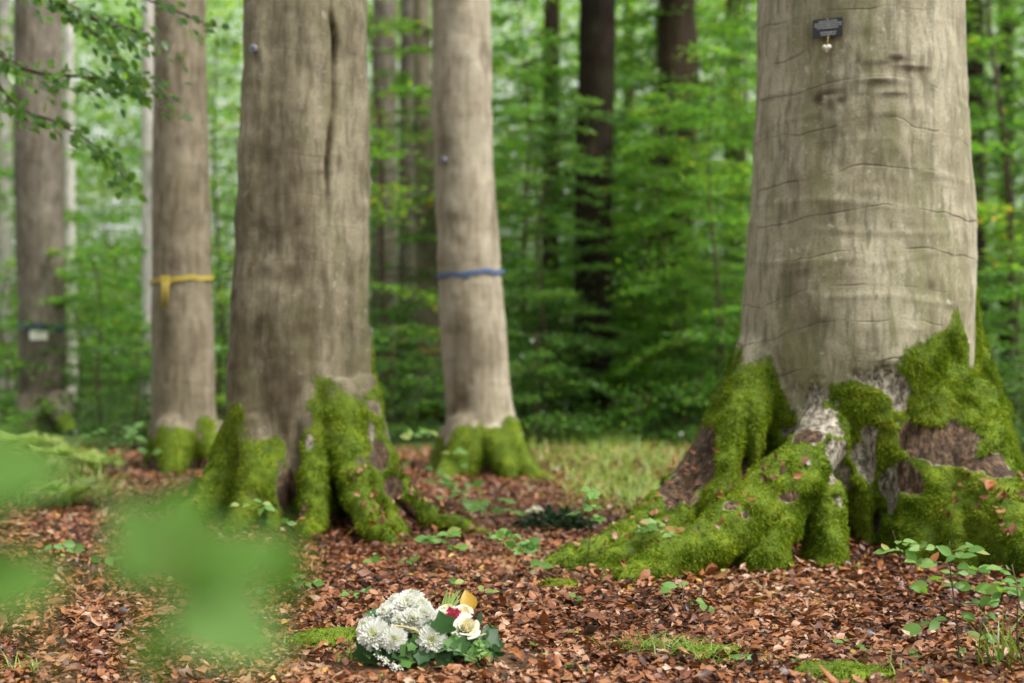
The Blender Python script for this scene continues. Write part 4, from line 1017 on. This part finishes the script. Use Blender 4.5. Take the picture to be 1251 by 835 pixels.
# ------------------------------------------------------------------ overhanging branch, top left (tree stands outside the frame)
def overhang():
    rng = np.random.default_rng(9); D = 8.2
    t0 = np.array([-3.75, 8.6, 0]); t = thing('beech_tree', 'low leafy beech bough hanging into the top left corner', 'tree', t0, 'beech trees')
    g = Geo(); pth, rr = trunk_path([(-.2, 0, 0, .24), (.5, 0, 0, .2), (2, .02, 0, .18), (4, .05, 0, .16)], 9, 24); g.tube(pth, rr, 20); tk = g.build('trunk', 'twig_bark', t)
    g = Geo(); P, Dn, N, L, Rn = [], [], [], [], []
    W = lambda px, py, d=0: at(px, py, D + d) - t0
    limb = spline([np.array([.05, 0, 3.6]), W(-120, -160, .2), W(0, -40), W(110, 20), W(170, 40)], 24); g.tube(limb, np.linspace(.05, .008, 24), 8)
    limb2 = spline([W(-120, -160, .2), W(-60, 0), W(20, 80), W(110, 95), W(185, 105)], 24); g.tube(limb2, np.linspace(.022, .005, 24), 6)
    limb3 = spline([W(-60, 0), W(10, 120), W(70, 150), W(118, 180), W(150, 212)], 20); g.tube(limb3, np.linspace(.012, .003, 20), 6)
    limb4 = spline([W(-30, -60), W(60, 0), W(130, 55), W(150, 80)], 18); g.tube(limb4, np.linspace(.01, .003, 18), 6)
    limb5 = spline([W(100, -30), W(180, 0), W(230, 20), W(262, 34)], 14); g.tube(limb5, np.linspace(.01, .003, 14), 6)
    limb6 = spline([W(200, -60), W(290, -20), W(330, 8), W(345, 14)], 14); g.tube(limb6, np.linspace(.01, .003, 14), 6)
    for lb, n, wd in ((limb[8:], 230, .18), (limb2[8:], 280, .18), (limb3[4:], 150, .11), (limb4, 170, .15), (limb5, 50, .08), (limb6, 22, .05)):
        for k in range(n):
            u = rng.random() * (len(lb) - 1.01); i = int(u); q = lb[i] + (lb[i + 1] - lb[i]) * (u - i); tg = unit(lb[i + 1] - lb[i])
            sd = unit(np.cross(tg, np.array([0, 0, 1.]))); o = rng.normal(0, wd); dp = rng.normal(0, .04)
            P.append(q + sd * o + tg * abs(o) * .6 + np.array([0, 0, dp - abs(o) * .15])); Dn.append(unit(tg * .7 + sd * np.sign(o) * .6 + rng.normal(0, .3, 3) + np.array([0, 0, -.25])))
            N.append(unit(np.array([.1, -.6, .9]) + rng.normal(0, .45, 3))); L.append(rng.uniform(.05, .085)); Rn.append(np.clip(rng.normal(.45, .18), 0, .9))
    g.build('limb', 'twig_bark', t)
    leaf_set(P, Dn, N, L, .6, Rn, 'beech_leaf', 'foliage', t, LEAF_MID)
overhang()

# ------------------------------------------------------------------ the seedling right before the lens
def near_sprig():
    b = np.array([-.2, .75, float(gz(-.2, .75))]); t = thing('beech_seedling', 'very near strongly blurred pale green seedling at lower left', 'seedling', b)
    g = Geo(); W = lambda px, py, d: at(px, py, d * 1.25) - b
    stem = spline([(0, 0, -.01), (.01, 0, .3), (.0, .0, .6), W(200, 840, .6), W(215, 720, .6), W(215, 640, .6)], 24); g.tube(stem, np.linspace(.003, .0015, 24), 6)
    P, Dn, N, L, R = [], [], [], [], []
    for (x0, y0, d0), (x1, y1, d1), r in (((205, 720, .6), (150, 610, .59), .7), ((215, 680, .6), (225, 590, .61), .5), ((212, 720, .6), (345, 655, .62), .4), ((210, 735, .6), (340, 790, .58), .75),
                                        ((205, 750, .6), (175, 830, .59), .45), ((215, 700, .6), (300, 700, .6), .25), ((210, 690, .61), (255, 620, .62), .15), ((212, 740, .62), (260, 770, .62), .2), ((205, 700, .62), (150, 720, .62), .1), ((340, 640, .63), (350, 740, .63), .5), ((-80, 575, .56), (75, 570, .56), .6), ((-60, 620, .56), (40, 590, .57), .35), ((-90, 720, .56), (75, 700, .57), .5), ((200, 700, .61), (120, 680, .62), .4)):
        a = W(x0, y0, d0); c = W(x1, y1, d1); P.append(a); Dn.append(unit(c - a)); L.append(1.08 * np.linalg.norm(c - a)); N.append(unit(np.array([.1, -.9, .6]))); R.append(r)
    tw = spline([(.0, 0, .62), W(60, 800, .57), W(-40, 740, .56), W(-90, 722, .56)], 12); g.tube(tw, .0012, 5)
    tw = spline([W(-40, 740, .56), W(-80, 640, .56), W(-72, 572, .56)], 8); g.tube(tw, .001, 5)
    g.build('stem', 'green_stem', t)
    leaf_set(P, Dn, N, L, .62, R, 'near_leaf', 'foliage', t)
near_sprig()

# ------------------------------------------------------------------ the bouquet
def bouquet():
    b = ground_at(525, 799); D0 = b[1]
    t = thing('flower_bouquet', 'white flower bouquet with ivy lying on a low earth mound', 'bouquet', b)
    s = D0 / F * .95
    W = lambda px, py, dy=0.0: np.array([(px - 525) * s, dy, (806 - py) * s * .86])
    rng = np.random.default_rng(42)
    def frame(ax):
        ax = unit(np.array(ax, float)); u = unit(np.cross(ax, [0, .3, 1])); return ax, u, np.cross(ax, u)
    def mum(c, ax, R, layers, seed, open_=1.0, cc=True, name='chrysanthemum'):
        ax, u, v = frame(ax); r = np.random.default_rng(seed); P, D, N, L, Rn, cl = [], [], [], [], [], []
        for k in range(layers):
            f = k / (layers - 1); n = int(26 - 12 * f); el = (.05 + .72 * f) if cc else (.02 + 1.15 * f ** 1.1) * open_ + (1 - open_) * .9
            for j in range(n):
                a = 2 * math.pi * (j + .5 * (k % 2) + r.normal(0, .12)) / n
                rd = math.cos(a) * u + math.sin(a) * v; e = el + r.normal(0, .09)
                d = rd * math.cos(e) + ax * math.sin(e)
                P.append(np.array(c) + ax * (.004 * k) + rd * R * .07); D.append(d); N.append(ax * math.cos(e) - rd * math.sin(e)); L.append(R * (1.0 - (.6 if cc else .52) * f) * r.uniform(.86, 1.08)); Rn.append(np.clip(1.0 - .55 * max(0, f - .45) / .55 + r.normal(0, .05), .2, 1)); cl.append(-.12 - .15 * f)
        spoon = (np.array([[0, .2, .2], [0, -.2, .2], [.55, .42, .5], [.55, -.42, .5], [.85, .5, .6], [.85, -.5, .6], [1, .2, .15], [1, -.2, .15], [.55, 0, 0], [.85, 0, 0]], float),
                 np.array([[0, 1, 8], [0, 8, 2], [1, 3, 8], [2, 8, 9], [2, 9, 4], [8, 3, 5], [8, 5, 9], [4, 9, 6], [9, 5, 7], [9, 7, 6]]))
        vv, tt, rr = leaves(np.array(P), np.array(D), np.array(N), np.array(L), .27, np.array(Rn), spoon, .9, np.array(cl))
        o = link(name, mesh_of(name, vv, tt, 'petal', {'rnd': rr}, True), t)
        if cc:
            n = 46; q = np.arange(n); rr_ = R * .16 * np.sqrt((q + .5) / n); a = q * 2.39996
            Pc = np.array(c) + ax * (R * .26 + .012) + (np.cos(a) * rr_)[:, None] * u + (np.sin(a) * rr_)[:, None] * v
            vv, tt, r3 = leaves(Pc, np.tile(ax, (n, 1)) + rng.normal(0, .25, (n, 3)), np.tile(u, (n, 1)), np.full(n, R * .15), .6, np.clip(rng.normal(.12, .07, n), 0, .3), LEAF_MID, .6, -.2)
            link('flower_centre', mesh_of('flower_centre', vv, tt, 'petal', {'rnd': r3}), o)
        return o
    mum(W(459, 769, -.105), (-.18, -.86, .48), .049, 5, 1)
    mum(W(484, 773, -.125), (.08, -.93, .36), .041, 5, 2)
    mum(W(531, 773, -.13), (.05, -.95, .3), .045, 5, 3)
    mum(W(449, 762, -.07), (-.6, -.6, .5), .038, 5, 4)
    for i, (px, py, dy, ax, R) in enumerate(((498, 742, -.02, (-.05, -.55, .85), .056), (476, 750, -.03, (-.5, -.6, .65), .046), (519, 751, -.05, (.15, -.75, .65), .044), (501, 735, .02, (0, -.3, .95), .046), (484, 741, .03, (-.4, -.2, .9), .044), (505, 754, -.07, (.05, -.85, .5), .044), (512, 742, -.02, (.2, -.5, .85), .042), (492, 757, -.06, (-.2, -.85, .5), .040))):
        mum(W(px, py, dy), ax, R, 7, 10 + i, .55, False, 'incurved_chrysanthemum')
    def rose(c, ax, R, seed):
        ax, u, v = frame(ax); r = np.random.default_rng(seed); g = Geo()
        np_ = 17; na, nb = 9, 7
        for k in range(np_):
            f = k / (np_ - 1); rad_ = R * (.10 + .62 * f); hgt = R * (.95 - .30 * f); wide = (2.2 - 1.0 * f); a0 = k * 2.4 + r.normal(0, .2); flare = .08 + .62 * f ** 1.6
            A = np.linspace(-1, 1, na); B = np.linspace(0, 1, nb); vs = []
            for bb in B:
                for aa in A:
                    ang = a0 + aa * wide / 2 * (.55 + .45 * math.sin(bb * math.pi * .62))
                    rr = rad_ * (.45 + .55 * bb ** .6) + R * flare * bb ** 3 * .5
                    h = -R * .35 + hgt * bb * (1 - .12 * aa * aa) - R * flare * .35 * bb ** 5 
                    rr *= 1 + .03 * math.sin(3 * aa + k)
                    vs.append(np.array(c) + (math.cos(ang) * u + math.sin(ang) * v) * rr + ax * h)
            fs = [(i * na + j, i * na + j + 1, (i + 1) * na + j + 1, (i + 1) * na + j) for i in range(nb - 1) for j in range(na - 1)]
            g.add(vs, fs, np.clip(.25 + .75 * f + r.normal(0, .06), 0, 1))
        return g.build('rose', 'rose_petal', t)
    rose(W(574, 758, -.10), (.12, -.72, .70), .048, 1)
    rose(W(569, 742, -.04), (.1, -.4, .9), .038, 2)
    rose(W(540, 749, -.05), (-.1, -.55, .8), .036, 3)
    rose(W(548, 741, .0), (.0, -.3, .95), .032, 4)
    # ivy leaves
    out = spline([(0, 0), (-.04, .2), (-.02, .44), (.08, .5), (.22, .40), (.36, .47), (.5, .58), (.6, .5), (.68, .3), (.84, .14), (1.0, 0.0)], 25); out2 = np.vstack([out, out[-2:0:-1] * [1, -1]])
    def ivy(px, py, dy, dirn, nrm, L, r):
        L = L * .92
        dirn = unit(np.array(dirn, float)); nn = np.array(nrm, float); sd = unit(np.cross(nn, dirn)); nn = np.cross(dirn, sd)
        pts = [W(px, py, dy) + L * (x * dirn + y * sd + .12 * abs(y) * nn - .25 * x * x * nn) for x, y in out2]
        ce = [W(px, py, dy) + L * (q * dirn - .25 * q * q * nn - .03 * nn) for q in (.32, .62)]
        g = Geo(); n = len(pts); vs = pts + ce; fs = []
        for i in range(n):
            j = (i + 1) % n; xm = (out2[i][0] + out2[j][0]) / 2; fs.append((i, j, n if xm < .47 else n + 1))
        k = next(i for i in range(n) if (out2[i][0] + out2[i + 1][0]) / 2 >= .47); fs += [(k, n + 1, n), (n, n + 1, n - k)]
        g.add(vs, fs, r); g.tube([W(px, py, dy), W(px, py, dy) - dirn * L * .5 - nn * .01], .0012, 5, r)
        g.build('ivy_leaf', 'ivy_leaf', t)
    for q in ((462, 752, -.02, (-.7, -.2, .35), (-.2, -.8, .6), .055, .6), (475, 742, -.06, (.8, -.2, -.4), (.1, -.8, .7), .055, .15), (548, 762, -.14, (-.25, -.1, .95), (.1, -1, .2), .075, .5), (552, 770, -.14, (.5, -.4, -.35), (0, -.8, .7), .06, .9), (562, 772, -.15, (.55, -.2, -.75), (.2, -.9, .4), .06, .6),
              (592, 768, -.08, (.75, -.2, -.35), (.2, -.7, .7), .075, .2), (603, 776, -.08, (.45, -.2, -.9), (.3, -.8, .5), .07, .25), (506, 796, -.15, (-.55, -.35, -.25), (0, -.7, .8), .055, .95), (545, 790, -.15, (.05, -.3, -.9), (.05, -.9, .5), .06, .4), (528, 788, -.14, (-.1, -.3, -.9), (0, -.9, .5), .055, .2), (449, 782, -.1, (-.2, -.2, -.95), (-.3, -.9, .3), .08, .45),
              (515, 770, -.11, (-.3, -.3, -.6), (0, -.8, .5), .05, .7), (575, 790, -.13, (.4, -.4, -.4), (0, -.7, .8), .045, .95), (535, 760, -.10, (-.6, -.2, .3), (0, -.8, .6), .045, .3), (588, 780, -.11, (.2, -.3, -.8), (.2, -.9, .3), .05, .8), (455, 788, -.12, (.3, -.2, -.9), (-.1, -.9, .3), .06, .5), (500, 783, -.12, (.6, -.3, -.6), (0, -.8, .5), .05, .3)):
        ivy(*q)
    for k in range(26):
        px = rng.uniform(440, 606); fr = rng.random()
        ivy(px, rng.uniform(778, 798), -.08 - .07 * math.sin((px - 440) / 166 * math.pi) + .0, (rng.normal(0, .6), -.4, -.3 + rng.normal(0, .4)), (rng.normal(0, .3), -.8, .6), rng.uniform(.03, .05), rng.random() ** 1.6)
    # dark filling of small leaves
    n = 420; P = np.stack([rng.uniform(-.185, .2, n), rng.uniform(-.11, .10, n), np.zeros(n)], -1)
    P[:, 2] = rng.random(n) * .10 * np.sqrt(np.maximum(.05, 1 - (P[:, 0] / .22) ** 2)) + .004
    leaf_set(P, unit(rng.normal(0, 1, (n, 3)) + np.array([0, -.5, .2])), unit(rng.normal(0, .6, (n, 3)) + np.array([0, -.5, .7])), rng.uniform(.03, .05, n), .5, np.clip(rng.normal(.35, .25, n), 0, 1), 'ivy_leaf', 'foliage', t, LEAF_MID)
    # yellow autumn leaf standing behind the rose
    p0 = W(577, 748, .02); p1 = W(571, 714, .03)
    leaf_set([p0], [p1 - p0], [(.15, -1, .25)], [np.linalg.norm(p1 - p0) * 1.02], .74, [.35], 'yellow_leaf', 'autumn_leaf', t, LEAF_HI, .5, .25)
    # red florets
    P, D, N = [], [], []
    for cx_, cy_ in ((553, 735), (558, 742), (551, 744), (561, 737), (556, 749)):
        c = W(cx_, cy_, -.085)
        for a in np.arange(5) * 1.2566 + rng.random(): P.append(c); D.append((math.cos(a), -.25, math.sin(a))); N.append((0, -1, .2))
    leaf_set(P, D, N, [.015] * len(P), .8, rng.random(len(P)), 'red_petal', 'red_florets', t, LEAF_MID)
    # heather spray: white buds on a curved stem
    g = Geo(); cur = spline([W(462, 794, -.13), W(472, 800, -.16), (W(484, 807, -.17)), W(492, 812, -.17)], 20); g.tube(cur, .002, 6); hs_ = g.build('heather_spray', 'green_stem', t)
    n = 130; i = rng.integers(0, 20, n); P = cur[i] + rng.normal(0, .0055, (n, 3)); g = Geo()
    oc = np.array([[1,0,0],[-1,0,0],[0,1,0],[0,-1,0],[0,0,1],[0,0,-1]], float); of = [(0,2,4),(2,1,4),(1,3,4),(3,0,4),(2,0,5),(1,2,5),(3,1,5),(0,3,5)]
    for p in P: g.add(p + oc * rng.uniform(.0018, .0034), of, rng.random())
    g.build('buds', 'heather_bud', hs_)
    for cx_, cy_, cnt in ((462, 742, 26), (505, 757, 40), (536, 751, 20), (446, 768, 18), (455, 762, 20)):
        g = Geo()
        for _ in range(cnt): g.add(W(cx_ + rng.normal(0, 5), cy_ + rng.normal(0, 4), -.085 + rng.normal(0, .01)) + oc * rng.uniform(.0016, .003), of, rng.random())
        g.build('gypsophila', 'heather_bud', t)
    # straw stems and long blades
    for (a, c, r, mt) in (((478, 754, -.11), (520, 763, -.13), .0035, 'straw_stem'), ((505, 763, -.12), (518, 768, -.13), .0025, 'straw_stem'), ((562, 786, -.12), (598, 767, -.10), .0025, 'straw_stem'), ((545, 786, -.14), (588, 800, -.16), .0022, 'green_stem'), ((575, 792, -.12), (592, 812, -.15), .0018, 'green_stem'), ((440, 812, -.1), (470, 798, -.1), .002, 'green_stem')):
        g = Geo(); A, C = W(*a), W(*c); g.tube(spline([A, (A + C) / 2 + (0, 0, .006), C], 8), np.linspace(r, r * .7, 8), 7); g.build('stalk', mt, t)
    n = 16; P = np.array([W(rng.uniform(538, 552), 745, .0) for _ in range(n)]); E = np.array([W(rng.uniform(540, 572), rng.uniform(708, 728), .03) for _ in range(n)])
    leaf_set(P, E - P, np.tile([0, -1, .3], (n, 1)), np.linalg.norm(E - P, axis=1), .07, rng.uniform(.2, .9, n), 'grass_blade', 'long_blades', t, LEAF_HI, .3, .1)
    n = 60; P = np.array([W(rng.uniform(560, 600), rng.uniform(775, 803), -.13 + rng.normal(0, .02)) for _ in range(n)])
    leaf_set(P, rng.normal(0, 1, (n, 3)) + np.array([.3, -.2, .1]), rng.normal(0, .5, (n, 3)) + np.array([0, -.7, .6]), rng.uniform(.012, .04, n), .35, rng.uniform(.3, .95, n), 'seedling_leaf', 'fine_leaves', t, LEAF_MID)
bouquet()

# earth mound crumbs under the bouquet
def mound():
    b = ground_at(515, 806); rng = np.random.default_rng(8); n = 48; u = np.linspace(-1, 1, n); X, Y = np.meshgrid(u, u)
    rx, ry = .30, .17; e = 1 - X ** 2 - Y ** 2
    Z = gz(X * rx + b[0], Y * ry + b[1]) - b[2] + np.where(e > 0, .02 * np.sqrt(np.maximum(e, 0)), e * .05) + .006 * fbm(np.stack([X * 8, Y * 6, X * 0], -1).reshape(-1, 3), 3, 3).reshape(X.shape)
    v = np.stack([X * rx, Y * ry, Z], -1).reshape(-1, 3); i = (np.arange(n - 1)[:, None] * n + np.arange(n - 1)[None]).ravel(); f = np.stack([i, i + 1, i + n + 1, i + n], -1)
    f = f[e.ravel()[f].max(1) > 0]
    o = link('earth_mound', mesh_of('earth_mound', v, f, 'earth', smooth=True), loc=b); o['kind'] = 'structure'
mound()

# distant arrangement by the left root
def wreath():
    b = ground_at(678, 648); rng = np.random.default_rng(12); t = thing('grave_arrangement', 'dark green flower arrangement with one pale bloom lying behind the tall slender seedling', 'flower arrangement', b)
    n = 900; a = rng.random(n) * 2 * np.pi; r = np.sqrt(rng.random(n)); P = np.stack([np.cos(a) * r * .20, np.sin(a) * r * .16, .11 * np.sqrt(1 - r ** 2 * .9) * rng.random(n)], -1)
    leaf_set(P, unit(P * np.array([1, 1, .5]) + rng.normal(0, .05, (n, 3))), rng.normal(0, .4, (n, 3)) + np.array([0, 0, 1.]), rng.uniform(.03, .06, n), .35, np.clip(rng.normal(.12, .1, n), 0, 1), 'ivy_leaf', 'foliage', t, LEAF_MID)
    for k, (x, y, z, R) in enumerate(((-.10, -.06, .10, .045), (-.135, -.03, .09, .032))):
        n = 26; a = np.arange(n) * 2.4; e = np.linspace(.1, 1.2, n); D = np.stack([np.cos(a) * np.cos(e), np.sin(a) * np.cos(e), np.sin(e)], -1)
        leaf_set(np.tile([x, y, z], (n, 1)), D, np.tile([0, -.3, 1.], (n, 1)), [R] * n, .55, rng.uniform(.5, 1, n), 'rose_petal', 'pale_bloom', t, LEAF_MID)
wreath()
